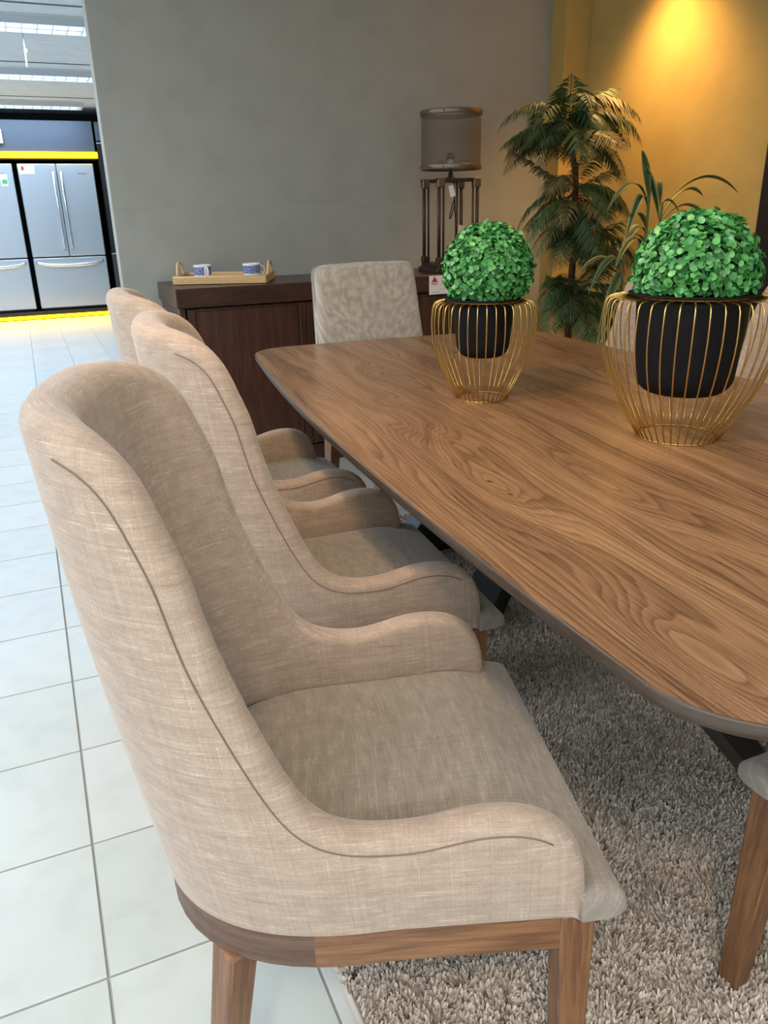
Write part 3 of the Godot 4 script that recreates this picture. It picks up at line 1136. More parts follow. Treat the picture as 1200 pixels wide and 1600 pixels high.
func make_dracaena() -> void:
	var at := Vector3(2.66, 0.0, -2.98)
	var root := thing("dracaena", "slender dracaena with arching striped strap leaves beside the fern tree", "plant", at)
	rng.seed = 9
	var st := begin()
	lathe(st, [Vector2(0, 0), Vector2(0.10, 0), Vector2(0.125, 0.22), Vector2(0.135, 0.24), Vector2(0.115, 0.24), Vector2(0.11, 0.2), Vector2(0, 0.2)], 28)
	obj("pot", st, M.pot, root)
	for s in [[-0.03, 0.0, -0.03, 1.30], [0.05, 0.01, 0.04, 1.22], [-0.10, -0.02, -0.14, 0.98]]:
		st = begin()
		tube(st, bez(Vector3(s[0] * 0.4, 0.18, 0), Vector3(s[0] * 0.6, 0.6, s[1]), Vector3(s[2], 0.9, s[1]), Vector3(s[2], s[3], s[1]), 10), 0.009, 6, false, 0.006)
		obj("stem", st, mat(Color8(96, 104, 56), 0.6), root)
	var pale := Color(0.30, 0.30, 0.10)
	var green := Color(0.035, 0.07, 0.02)
	var up := Vector3.UP
	# start, reach (x, y, z), rise and width of every leaf
	var leaves := [
		[Vector3(-0.03, 1.22, 0), Vector3(-0.08, 0.21, 0.02), 0.02, 0.034], [Vector3(0.04, 1.14, 0), Vector3(-0.15, 0.24, 0.03), 0.03, 0.034], [Vector3(-0.03, 1.2, 0), Vector3(-0.28, -0.02, 0.06), 0.14, 0.026], [Vector3(-0.03, 1.18, 0), Vector3(-0.20, -0.13, 0.1), 0.16, 0.028], [Vector3(0.04, 1.16, 0), Vector3(0.36, 0.09, 0.1), 0.14, 0.026], [Vector3(0.04, 1.1, 0), Vector3(0.33, -0.07, 0.06), 0.18, 0.022], [Vector3(0.04, 1.05, 0), Vector3(0.26, -0.05, 0.1), 0.12, 0.03],
		[Vector3(0.04, 1.2, 0), Vector3(0.02, 0.10, -0.06), 0.05, 0.02], [Vector3(0.04, 1.2, 0), Vector3(0.10, -0.18, 0.1), 0.12, 0.028], [Vector3(-0.03, 1.02, 0), Vector3(-0.11, -0.17, 0.08), 0.12, 0.032], [Vector3(-0.03, 1.04, 0), Vector3(-0.10, 0.04, 0.02), 0.02, 0.026], [Vector3(-0.14, 0.95, 0), Vector3(-0.08, 0.10, 0.02), 0.04, 0.022], [Vector3(-0.14, 0.94, 0), Vector3(-0.22, -0.1, 0.04), 0.12, 0.028], [Vector3(-0.14, 0.92, 0), Vector3(-0.20, -0.28, 0.1), 0.10, 0.03],
		[Vector3(-0.14, 0.90, 0), Vector3(0.15, 0.02, 0.1), 0.10, 0.03], [Vector3(-0.14, 0.86, 0), Vector3(-0.10, -0.3, 0.14), 0.12, 0.03], [Vector3(-0.12, 0.8, 0), Vector3(-0.24, -0.22, 0.12), 0.12, 0.032], [Vector3(-0.03, 1.0, 0), Vector3(-0.26, -0.05, 0.12), 0.12, 0.026], [Vector3(-0.10, 0.75, 0), Vector3(-0.16, -0.28, 0.16), 0.12, 0.03], [Vector3(-0.12, 0.85, 0), Vector3(-0.05, -0.3, 0.2), 0.14, 0.03], [Vector3(0.04, 0.95, 0), Vector3(-0.15, -0.12, 0.16), 0.1, 0.03], [Vector3(0.04, 1.0, 0), Vector3(0.1, 0.1, -0.1), 0.08, 0.026], [Vector3(0.04, 1.12, 0), Vector3(0.30, 0.12, -0.05), 0.10, 0.028], [Vector3(0.04, 1.0, 0), Vector3(0.24, -0.02, -0.06), 0.12, 0.03], [Vector3(-0.03, 1.08, 0), Vector3(-0.16, -0.10, 0.02), 0.10, 0.034], [Vector3(-0.14, 0.9, 0), Vector3(-0.24, 0.02, -0.02), 0.10, 0.026], [Vector3(-0.14, 0.86, 0), Vector3(0.10, -0.2, 0.14), 0.10, 0.03], [Vector3(-0.03, 1.1, 0), Vector3(-0.17, 0.06, 0.08), 0.05, 0.03]]
	for l in leaves:
		var a: Vector3 = l[0]
		var v: Vector3 = l[1]
		var side := Vector3(v.x, 0, v.z).normalized().cross(up) if Vector2(v.x, v.z).length() > 0.01 else Vector3.RIGHT
		side = (side + Vector3(0, 0.35, 0)).normalized()
		strap(root, a, a + Vector3(v.x * 0.25, l[2] + v.y * 0.3, v.z * 0.25), a + Vector3(v.x * 0.65, l[2] + v.y * 0.75, v.z * 0.65), a + v, l[3] * 1.35, side, pale if rng.randf() < 0.6 else Color(0.12, 0.15, 0.05), green)

# ------------------------------------------------------------------ sideboard and what stands on it
func make_sideboard() -> void:
	var root := thing("sideboard", "long dark brown wooden sideboard against the grey wall", "sideboard", Vector3(0.595, 0, -3.66))
	# local x to the right, z = 0 at the front
	var w := 1.795
	var d := -0.52
	box("top", Vector3(0, 0.815, d), Vector3(w, 0.9, 0.0), M.espresso, root, 0.004)
	box("side_panel", Vector3(0.012, 0.0, d), Vector3(0.04, 0.815, -0.02), M.espresso, root)
	box("side_panel", Vector3(w - 0.04, 0.0, d), Vector3(w - 0.012, 0.815, -0.02), M.espresso, root)
	box("plinth", Vector3(0.04, 0.0, d), Vector3(w - 0.04, 0.095, -0.035), M.espresso, root)
	box("back_panel", Vector3(0.04, 0.095, d), Vector3(w - 0.04, 0.815, d + 0.012), M.espresso, root)
	box("bottom_shelf", Vector3(0.04, 0.095, d + 0.012), Vector3(w - 0.04, 0.115, -0.045), M.espresso, root)
	var n := 3
	var each := (w - 0.09) / n
	for k in n:
		var x := 0.045 + k * each
		var door := box("door", Vector3(x + 0.0015, 0.105, -0.042), Vector3(x + each - 0.0015, 0.808, -0.026), M.espresso_panel, root, 0.002)
		box("stile", Vector3(x + 0.0015, 0.105, -0.026), Vector3(x + 0.035, 0.808, -0.014), M.espresso, door, 0.002)
		box("stile", Vector3(x + each - 0.035, 0.105, -0.026), Vector3(x + each - 0.0015, 0.808, -0.014), M.espresso, door, 0.002)
		box("panel", Vector3(x + 0.042, 0.12, -0.026), Vector3(x + each - 0.042, 0.796, -0.020), M.espresso_panel, door, 0.003)

func make_tray() -> void:
	var root := thing("serving_tray", "woven rattan serving tray with two loop handles on the sideboard", "tray", Vector3(0.89, 0.9, -3.945), -deg_to_rad(-24.7) * -1.0)
	var hx := 0.218
	var hz := 0.14
	box("base", Vector3(-hx + 0.004, 0.001, -hz + 0.004), Vector3(hx - 0.004, 0.009, hz - 0.004), M.wicker, root, 0.002)
	var sides := [[Vector3(-hx, 0, hz), Vector3(hx, 0, hz)], [Vector3(-hx, 0, -hz), Vector3(hx, 0, -hz)], [Vector3(-hx, 0, -hz), Vector3(-hx, 0, hz)], [Vector3(hx, 0, -hz), Vector3(hx, 0, hz)]]
	for s in sides:
		var a: Vector3 = s[0]
		var b: Vector3 = s[1]
		var st := begin()
		bar(st, a + Vector3(0, 0.018, 0), b + Vector3(0, 0.018, 0), 0.005, 0.030, 0.001)
		var wall := obj("side", st, M.wicker_dark, root)
		st = begin()
		var n := int((b - a).length() / 0.0105)
		for k in n:
			var p := a.lerp(b, (k + 0.5) / n)
			for row in 4:
				var dir := (b - a).normalized()
				var out := dir.cross(Vector3.UP) * (0.0032 if (k + row) % 2 else 0.0018)
				bbox(st, p + Vector3(0, 0.006 + row * 0.008, 0), Vector3(absf(dir.x) * 0.009 + absf(out.x) * 2 + 0.004, 0.0068, absf(dir.z) * 0.009 + absf(out.z) * 2 + 0.004), 0.0015)
		var wv := obj("weave", st, M.wicker, wall)
		wv.set_meta("kind", "stuff")
		st = begin()
		tube(st, [a + Vector3(0, 0.035, 0), b + Vector3(0, 0.035, 0)], 0.0042, 6)
		obj("rim", st, M.wicker, wall)
	for sx in [-1, 1]:
		var st := begin()
		var x: float = sx * hx
		tube(st, bez(Vector3(x, 0.03, -0.06), Vector3(x + sx * 0.004, 0.115, -0.05), Vector3(x + sx * 0.004, 0.115, 0.05), Vector3(x, 0.03, 0.06), 14), 0.0062, 7)
		obj("handle", st, M.wicker, root)

func make_cup(label: String, at: Vector3, turn: float) -> void:
	var root := thing("teacup", label, "cup", at, turn, "blue and white cups on the tray")
	root.scale = Vector3(1.0, 1.3, 1.0)
	var st := begin()
	lathe(st, [Vector2(0, 0.002), Vector2(0.026, 0.002), Vector2(0.027, 0), Vector2(0.030, 0.001), Vector2(0.036, 0.008), Vector2(0.040, 0.018), Vector2(0.043, 0.056), Vector2(0.0435, 0.0575), Vector2(0.042, 0.0575), Vector2(0.039, 0.02), Vector2(0.033, 0.008), Vector2(0, 0.006)], 32)
	obj("body", st, M.china, root)
	st = begin()
	var rows := []
	var uvs := []
	for k in 3:
		var y := lerpf(0.022, 0.051, k / 2.0)
		var r := lerpf(0.0404, 0.0427, (y - 0.018) / 0.038) + 0.0004
		var row := PackedVector3Array()
		var uv := PackedVector2Array()
		for j in 33:
			var a := lerpf(0.22, TAU - 0.22, j / 32.0)
			row.append(Vector3(cos(a) * r, y, sin(a) * r))
			uv.append(Vector2(j / 32.0 * 2.0, k / 2.0))
		rows.append(row)
		uvs.append(uv)
	grid(st, rows, uvs, true)
	obj("printed_band", st, M.blue_print, root)
	st = begin()
	tube(st, bez(Vector3(0.040, 0.048, 0), Vector3(0.078, 0.056, 0), Vector3(0.074, 0.008, 0), Vector3(0.037, 0.014, 0), 12), 0.0038, 6)
	obj("handle", st, M.china, root)

func make_lamp() -> void:
	var root := thing("table_lamp", "industrial table lamp with brown wire mesh drum shade and open pipe frame", "lamp", Vector3(2.095, 0.9, -3.87))
	var st := begin()
	bbox(st, Vector3(0, 0.012, 0), Vector3(0.27, 0.024, 0.22), 0.003)
	bbox(st, Vector3(0, 0.034, 0), Vector3(0.245, 0.02, 0.20), 0.003)
	obj("base", st, M.brown_metal, root)
	for sx in [-1, 1]:
		for sz in [-1, 1]:
			st = begin()
			tube(st, [Vector3(sx * 0.112, 0.04, sz * 0.085), Vector3(sx * 0.112, 0.45, sz * 0.085)], 0.009, 10)
			obj("pipe", st, M.brown_metal, root)
			st = begin()
			tube(st, [Vector3(sx * 0.086, 0.04, sz * 0.085), Vector3(sx * 0.086, 0.45, sz * 0.085)], 0.006, 8)
			obj("rod", st, M.brown_metal, root)
			st = begin()
			bbox(st, Vector3(sx * 0.104, 0.435, sz * 0.085), Vector3(0.042, 0.045, 0.03), 0.003)
			obj("pipe_fitting", st, M.rim_metal, root)
			st = begin()
			bbox(st, Vector3(sx * 0.104, 0.06, sz * 0.085), Vector3(0.042, 0.03, 0.03), 0.003)
			obj("pipe_fitting", st, M.brown_metal, root)
	st = begin()
	for sz in [-1, 1]: bbox(st, Vector3(0, 0.448, sz * 0.085), Vector3(0.25, 0.018, 0.026), 0.003)
	bbox(st, Vector3(0, 0.448, 0), Vector3(0.05, 0.016, 0.17), 0.003)
	obj("top_bar", st, M.brown_metal, root)
	st = begin()
	lathe(st, [Vector2(0.0, 0.455), Vector2(0.022, 0.457), Vector2(0.022, 0.463), Vector2(0.010, 0.468), Vector2(0.014, 0.478), Vector2(0.008, 0.49), Vector2(0.008, 0.52), Vector2(0.0, 0.52)], 16)
	obj("neck", st, M.black_plastic, root)
	st = begin()
	lathe(st, [Vector2(0.0, 0.515), Vector2(0.013, 0.515), Vector2(0.013, 0.548), Vector2(0, 0.548)], 16)
	obj("socket", st, M.white, root)
	st = begin()
	lathe(st, [Vector2(0.016, 0.548), Vector2(0.022, 0.555), Vector2(0.020, 0.575), Vector2(0.0, 0.58)], 16)
	obj("socket_cap", st, M.black_plastic, root)
	# shade
	var shade := Node3D.new()
	shade.name = "shade"
	root.add_child(shade)
	st = begin()
	lathe(st, [Vector2(0.152, 0.505), Vector2(0.152, 0.765)], 48)
	obj("wire_mesh", st, M.mesh_shade, shade)
	for y in [0.498, 0.748]:
		st = begin()
		lathe(st, [Vector2(0.153, y), Vector2(0.1565, y), Vector2(0.158, y + 0.003), Vector2(0.158, y + 0.021), Vector2(0.1565, y + 0.024), Vector2(0.153, y + 0.024), Vector2(0.153, y)], 48)
		obj("rim_band", st, M.rim_metal, shade)
		for k in 12:
			st = begin()
			var a := TAU * (k + 0.4) / 12.0
			var c := Vector3(cos(a) * 0.158, y + 0.012, sin(a) * 0.158)
			for ring in 4:
				pass
			var rv := SphereMesh.new()
			rv.radius = 0.0055
			rv.height = 0.009
			rv.radial_segments = 10
			rv.rings = 5
			var o := put("rivet", rv, M.rim_metal, shade)
			o.position = c
	for k in 3:
		st = begin()
		var a := TAU * k / 3.0 + 0.3
		tube(st, [Vector3(0, 0.535, 0), Vector3(cos(a) * 0.08, 0.545, sin(a) * 0.08), Vector3(cos(a) * 0.152, 0.512, sin(a) * 0.152)], 0.0022, 5)
		obj("spider_arm", st, M.black_plastic, shade)
	st = begin()
	tube(st, bez(Vector3(0.005, 0.445, 0.03), Vector3(-0.005, 0.30, 0.05), Vector3(0.02, 0.2, 0.05), Vector3(-0.005, 0.055, 0.04), 16), 0.0035, 6)
	tube(st, bez(Vector3(0.0, 0.36, 0.045), Vector3(-0.05, 0.25, 0.05), Vector3(-0.035, 0.22, 0.06), Vector3(0.0, 0.34, 0.05), 12), 0.003, 6)
	bbox(st, Vector3(-0.012, 0.115, 0.05), Vector3(0.022, 0.05, 0.018), 0.004)
	obj("cord", st, M.black_plastic, root)
	st = begin()
	bbox(st, Vector3(-0.04, 0.395, 0.09), Vector3(0.03, 0.055, 0.001), 0.0004, Basis(Vector3(0, 0, 1), 0.25))
	obj("hang_tag", st, M.paper, root)
	st = begin()
	bbox(st, Vector3(0.035, 0.20, 0.06), Vector3(0.045, 0.06, 0.001), 0.0004, Basis(Vector3(0, 0, 1), -0.1))
	obj("price_tag", st, M.pink_paper, root)

func make_price_card() -> void:
	var root := thing("price_card", "white price card with red emblem hung on the sideboard front", "sign", Vector3(1.862, 0.804, -3.659))
	var st := begin()
	bbox(st, Vector3(0.065, 0.046, 0.0015), Vector3(0.13, 0.092, 0.002), 0.0006)
	obj("card", st, M.paper, root)
	# red emblem: a flame-like house above an oval ring
	st = begin()
	st.set_smooth_group(4294967295)
	var z := 0.0029
	var ring := func(c: Vector2, rx: float, ry: float, t: float) -> void:
		for k in 24:
			var a0 := TAU * k / 24.0
			var a1 := TAU * (k + 1) / 24.0
			var p := [c + Vector2(cos(a0) * rx, sin(a0) * ry), c + Vector2(cos(a1) * rx, sin(a1) * ry), c + Vector2(cos(a1) * (rx - t), sin(a1) * (ry - t)), c + Vector2(cos(a0) * (rx - t), sin(a0) * (ry - t))]
			for tr in [[0, 1, 2], [0, 2, 3]]:
				var q := []
				for j in tr: q.append(Vector3(p[j].x, p[j].y, z))
				tri_out(st, q, [Vector2.ZERO, Vector2.RIGHT, Vector2.UP], Vector3(0, 0, -1))
	ring.call(Vector2(0.030, 0.056), 0.020, 0.0095, 0.003)
	for tri in [[Vector2(0.014, 0.062), Vector2(0.046, 0.062), Vector2(0.041, 0.074)], [Vector2(0.014, 0.062), Vector2(0.041, 0.074), Vector2(0.020, 0.074)], [Vector2(0.020, 0.074), Vector2(0.041, 0.074), Vector2(0.030, 0.089)], [Vector2(0.018, 0.053), Vector2(0.042, 0.053), Vector2(0.042, 0.0575)], [Vector2(0.018, 0.053), Vector2(0.042, 0.0575), Vector2(0.018, 0.0575)]]:
		var q := []
		for p in tri: q.append(Vector3(p.x, p.y, z))
		tri_out(st, q, [Vector2.ZERO, Vector2.RIGHT, Vector2.UP], Vector3(0, 0, -1))
	obj("emblem", st, M.red_ink, root)
	st = begin()
	for l in [[0.065, 0.078, 0.03], [0.065, 0.048, 0.028], [0.062, 0.026, 0.03], [0.012, 0.012, 0.05]]:
		bbox(st, Vector3(l[0] + l[2] * 0.5, l[1], z), Vector3(l[2], 0.0016, 0.0004), 0.0001)
	obj("print_lines", st, M.grey_ink, root)

# ------------------------------------------------------------------ kitchen appliances at the far end
func fridge(label: String, x: float) -> void:
	var root := thing("refrigerator", label, "refrigerator", Vector3(x, 0.10, -11.30), 0.0, "steel refrigerators")
	var w := 0.885
	var h := 1.755
	box("body", Vector3(0.005, 0.03, -0.75), Vector3(w - 0.005, h - 0.01, -0.07), M.grey_panel, root, 0.004)
	box("toe_kick", Vector3(0.02, 0.0, -0.7), Vector3(w - 0.02, 0.03, -0.1), M.black_plastic, root)
	for k in 2:
		var x0 := 0.0 if k == 0 else w * 0.5 + 0.003
		var door := box("door", Vector3(x0, 0.665, -0.065), Vector3(x0 + w * 0.5 - 0.003, h, 0.0), M.steel, root, 0.008)
		var hx := w * 0.5 - 0.045 if k == 0 else w * 0.5 + 0.045
		var st := begin()
		tube(st, [Vector3(hx, 0.75, 0.0), Vector3(hx, 0.76, 0.04), Vector3(hx, 1.2, 0.052), Vector3(hx, 1.66, 0.04), Vector3(hx, 1.67, 0.0)], 0.016, 8)
		obj("handle", st, M.handle_steel, door)
	var dr := box("drawer", Vector3(0, 0.03, -0.065), Vector3(w, 0.65, 0.0), M.steel, root, 0.008)
	var st2 := begin()
	tube(st2, bez(Vector3(0.04, 0.60, 0.0), Vector3(0.12, 0.545, 0.08), Vector3(w - 0.12, 0.545, 0.08), Vector3(w - 0.04, 0.60, 0.0), 16), 0.02, 8)
	obj("handle", st2, M.handle_steel, dr)
	box("badge", Vector3(w - 0.2, h - 0.12, 0.0), Vector3(w - 0.09, h - 0.105, 0.002), M.grey_ink, root, 0.0005)

func make_appliances() -> void:
	fridge("steel french-door refrigerator with white paper at its top corner", 0.113)
	fridge("steel refrigerator cut by the picture's left edge, with green sticker", -0.83)
	var root := thing("paper_notice", "white paper notice with red mark stuck on refrigerator door", "notice", Vector3(0.125, 1.735, -11.2985))
	box("sheet", Vector3(0, 0, 0.0), Vector3(0.18, 0.11, 0.0015), M.paper, root, 0.0004)
	box("red_mark", Vector3(0.03, 0.045, 0.0015), Vector3(0.06, 0.09, 0.0022), M.red_ink, root, 0.0002)
	root = thing("green_sticker", "small white and green sticker on the left refrigerator", "sticker", Vector3(-0.10, 1.60, -11.2985))
	box("sheet", Vector3(0, 0, 0), Vector3(0.085, 0.14, 0.0015), M.paper, root, 0.0004)
	box("green_mark", Vector3(0.02, 0.03, 0.0015), Vector3(0.075, 0.075, 0.0022), M.green_ink, root, 0.0002)
	root = thing("tall_cabinet", "tall black built-in cabinet to the right of the refrigerators", "cabinet", Vector3(1.075, 0.0, -11.32))
	box("body", Vector3(0, 0.0, -0.7), Vector3(0.75, 2.34, -0.03), M.black_plastic, root)
	box("upper_door", Vector3(0.004, 2.12, -0.03), Vector3(0.746, 2.335, 0.0), M.grey_panel, root)
	box("oven_front", Vector3(0.004, 0.80, -0.03), Vector3(0.746, 2.08, 0.0), M.black_plastic, root)
	box("lower_door", Vector3(0.004, 0.06, -0.03), Vector3(0.746, 0.76, 0.0), M.dark_wall, root)
	box("trim_strip", Vector3(0.0, 2.085, -0.02), Vector3(0.75, 2.10, 0.008), M.steel, root)
	box("trim_strip", Vector3(0.0, 0.765, -0.02), Vector3(0.75, 0.78, 0.008), M.steel, root)
	root = thing("display_plinth", "low black plinth under the refrigerators edged with yellow light", "plinth", Vector3(-3.0, 0, -11.25))
	box("deck", Vector3(0, 0.0, -0.8), Vector3(4.05, 0.10, -0.02), M.black_plastic, root)
	box("led_strip", Vector3(0, 0.012, -0.02), Vector3(4.05, 0.052, 0.012), M.led, root)
	root = thing("bulkhead", "grey bulkhead over the refrigerators with yellow light strip below", "bulkhead", Vector3(-3.0, 1.9, -11.32))
	box("fascia", Vector3(0, 0.09, -0.7), Vector3(4.05, 0.44, 0.0), M.grey_panel, root)
	box("led_strip", Vector3(0, 0.02, -0.1), Vector3(4.07, 0.09, 0.03), M.led, root)
	box("soffit", Vector3(0, 0.0, -0.7), Vector3(4.05, 0.02, -0.05), M.black_plastic, root)
	for l in [[Vector3(-0.97, 0.06, -11.225), -70.0, 2.5], [Vector3(-0.97, 1.88, -11.28), -80.0, 0.2]]:
		var al := AreaLight3D.new()
		al.name = "light_of_led_strip"
		al.area_size = Vector2(4.0, 0.04)
		al.light_color = Color(1.0, 0.80, 0.10)
		al.light_energy = l[2]
		al.area_range = 8.0
		al.shadow_enabled = true
		al.position = l[0]
		al.rotation_degrees = Vector3(l[1], 180, 0)
		add_child(al)
	root = thing("lit_sign", "white lit sign panel on the bulkhead at the left edge", "sign", Vector3(-0.22, 2.08, -11.316))
	box("sign_panel", Vector3(0, 0, 0), Vector3(0.225, 0.15, 0.03), M.sign_glow, root)
	box("sign_frame", Vector3(-0.004, -0.004, -0.001), Vector3(0.229, 0.154, 0.02), M.grey_panel, root)

# ------------------------------------------------------------------ ceiling lights
func troffer(label: String, z: float, x0: float, x1: float, power: float) -> void:
	var root := thing("ceiling_light", label, "ceiling light", Vector3(x0, CEIL, z), 0.0, "rows of louvred fluorescent ceiling lights")
	var w := x1 - x0
	box("housing", Vector3(0, -0.012, -0.16), Vector3(w, 0.0, 0.16), M.white, root, 0.002)
	for sz in [-0.075, 0.075]:
		var st := begin()
		tube(st, [Vector3(0.02, -0.032, sz), Vector3(w - 0.02, -0.032, sz)], 0.014, 8)
		obj("light_tube", st, M.tube_glow, root)
	box("side_rail", Vector3(0, -0.06, -0.16), Vector3(w, -0.012, -0.15), M.louver, root, 0.001)
	box("side_rail", Vector3(0, -0.06, 0.15), Vector3(w, -0.012, 0.16), M.louver, root, 0.001)
	box("centre_rail", Vector3(0, -0.06, -0.006), Vector3(w, -0.012, 0.006), M.louver, root, 0.001)
	var n := int(w / 0.10)
	var st3 := begin()
	bbox(st3, Vector3(0, -0.036, 0), Vector3(0.004, 0.046, 0.29), 0.0008)
	var lm := finish(st3)
	if z < -5.0:
		for k in n:
			var o := put("louver", lm, M.louver, root)
			o.position.x = (k + 0.5) * w / n
	var a := AreaLight3D.new()
	a.name = "light_of_tubes"
	a.area_size = Vector2(w, 0.26)
	a.light_color = Color(0.76, 0.87, 1.0) if z < -5.0 else Color(0.93, 0.965, 1.0)
	a.light_energy = power
	a.area_range = 30.0
	a.shadow_enabled = true
	a.position = Vector3(w * 0.5, -0.065, 0)
	a.rotation_degrees = Vector3(-90, 0, 0)
	root.add_child(a)

func downlight(label: String, at: Vector3, aim: Vector3, power: float, angle: float, color: Color, soft: float) -> void:
	var root := thing("spotlight", label, "spotlight", at, 0.0, "small ceiling spotlights")
	var dir := (aim - at).normalized()
	var st := begin()
	lathe(st, [Vector2(0, 0), Vector2(0.045, 0), Vector2(0.045, -0.02), Vector2(0, -0.02)], 20)
	obj("mount", st, M.white, root)
	var x := dir.cross(Vector3(0, 0, 1)).normalized()
	var b := Basis(x, -dir, x.cross(-dir))
	st = begin()
	lathe(st, [Vector2(0, 0.0), Vector2(0.030, 0.0), Vector2(0.038, -0.02), Vector2(0.040, -0.09), Vector2(0.036, -0.09), Vector2(0.033, -0.07), Vector2(0, -0.07)], 20)
	var can := obj("can", st, M.white, root)
	can.transform = Transform3D(b, Vector3(0, -0.02, 0))
	st = begin()
	lathe(st, [Vector2(0.0, -0.0705), Vector2(0.031, -0.0705), Vector2(0.031, -0.074), Vector2(0, -0.074)], 16)
	var lens := obj("bulb", st, M.spot_glow, root)
	lens.transform = can.transform
	var s := SpotLight3D.new()
	s.name = "spot_of_lamp"
	s.light_color = color
	s.light_energy = power
	s.spot_angle = angle
	s.spot_angle_attenuation = soft
	s.spot_range = 12.0
	s.spot_attenuation = 2.0
	s.light_size = 0.09
	s.shadow_enabled = true
	s.position = Vector3(0, -0.02, 0) + dir * 0.098
	root.add_child(s)
	s.look_at_from_position(s.position + at, aim, Vector3(0, 0, 1))
	s.position = Vector3(0, -0.02, 0) + dir * 0.098

# ------------------------------------------------------------------ room
func structure(called: String, lo: Vector3, hi: Vector3, m: Material) -> MeshInstance3D:
	var o := box(called, lo, hi, m, self, 0.002)
	o.set_meta("kind", "structure")
	return o

func make_room() -> void:
	var fl := structure("floor", Vector3(-5.5, -0.2, -12.3), Vector3(3.3, -0.004, 4.2), M.grout)
	# tiles: one mesh, laid on the grout; the largest in view are pieces of their own
	var st := begin()
	bbox(st, Vector3.ZERO, Vector3(TILE - 0.0045, 0.012, TILE - 0.0045), 0.0012)
	var tm := finish(st)
	var cam_inv := cam.global_transform.affine_inverse() if cam.is_inside_tree() else cam.transform.affine_inverse()
	var seen := []
	var hid := []
	for i in range(-16, 10):
		for j in range(-34, 16):
			var c := Vector3(-0.067 + (i + 0.5) * TILE, -0.006, -1.066 + (j + 0.5) * TILE)
			if c.x < -5.4 or c.x > 3.0 or c.z < -12.1 or c.z > 4.1: continue
			var q := cam_inv * c
			var vis := q.z < -0.3 and absf(q.x / q.z) < 0.56 and absf(q.y / q.z) < 0.74 and not (c.x > 0.45 and c.z < -3.7) and not (c.x > 0.62 and c.z > -2.5) and not c.z < -11.4
			if vis: seen.append([-q.z, c])
			else: hid.append(c)
	seen.sort_custom(func(a: Array, b: Array) -> bool: return a[0] < b[0])
	rng.seed = 3
	for k in seen.size():
		if k < 300:
			var o := put("tile", tm, M.tiles[rng.randi() % 4], fl)
			o.position = seen[k][1]
		else:
			hid.append(seen[k][1])
	st = begin()
	for c in hid: st.append_from(tm, 0, Transform3D(Basis(), c))
	var rest := put("further_tiles", st.commit(), M.tiles[1], fl)
	rest.set_meta("kind", "stuff")
	structure("ceiling", Vector3(-5.5, CEIL, -12.3), Vector3(3.3, CEIL + 0.2, 4.2), M.ceiling)
	structure("wall_back", Vector3(0.432, 0, -4.32), Vector3(3.07, CEIL, -4.2), M.wall_grey)
	structure("wall_right", Vector3(3.07, 0, -12.3), Vector3(3.25, CEIL, 4.2), M.wall_ochre)
	structure("wall_left", Vector3(-5.5, 0, -12.3), Vector3(-5.35, CEIL, 4.2), M.wall_white)
	structure("wall_front", Vector3(-5.5, 0, 4.05), Vector3(3.3, CEIL, 4.2), M.wall_white)
	structure("wall_far", Vector3(-5.5, 0, -12.3), Vector3(3.3, CEIL, -12.1), M.dark_wall)
	structure("trim_1", Vector3(2.903, 0, -4.2), Vector3(3.07, CEIL, -4.067), M.wall_ochre)
	for k in 3:
		structure("trim_%d" % (k + 2), Vector3(-5.35, CEIL - 0.006, [-6.22, -8.37, -10.55][k]), Vector3(2.9, CEIL, [-6.20, -8.35, -10.53][k]), M.seam)
	var door := structure("door_1", Vector3(3.035, 0, -2.73), Vector3(3.07, 2.2, -1.75), M.door)
	box("door_handle", Vector3(2.995, 1.0, -1.86), Vector3(3.035, 1.02, -1.83), M.handle_steel, door)

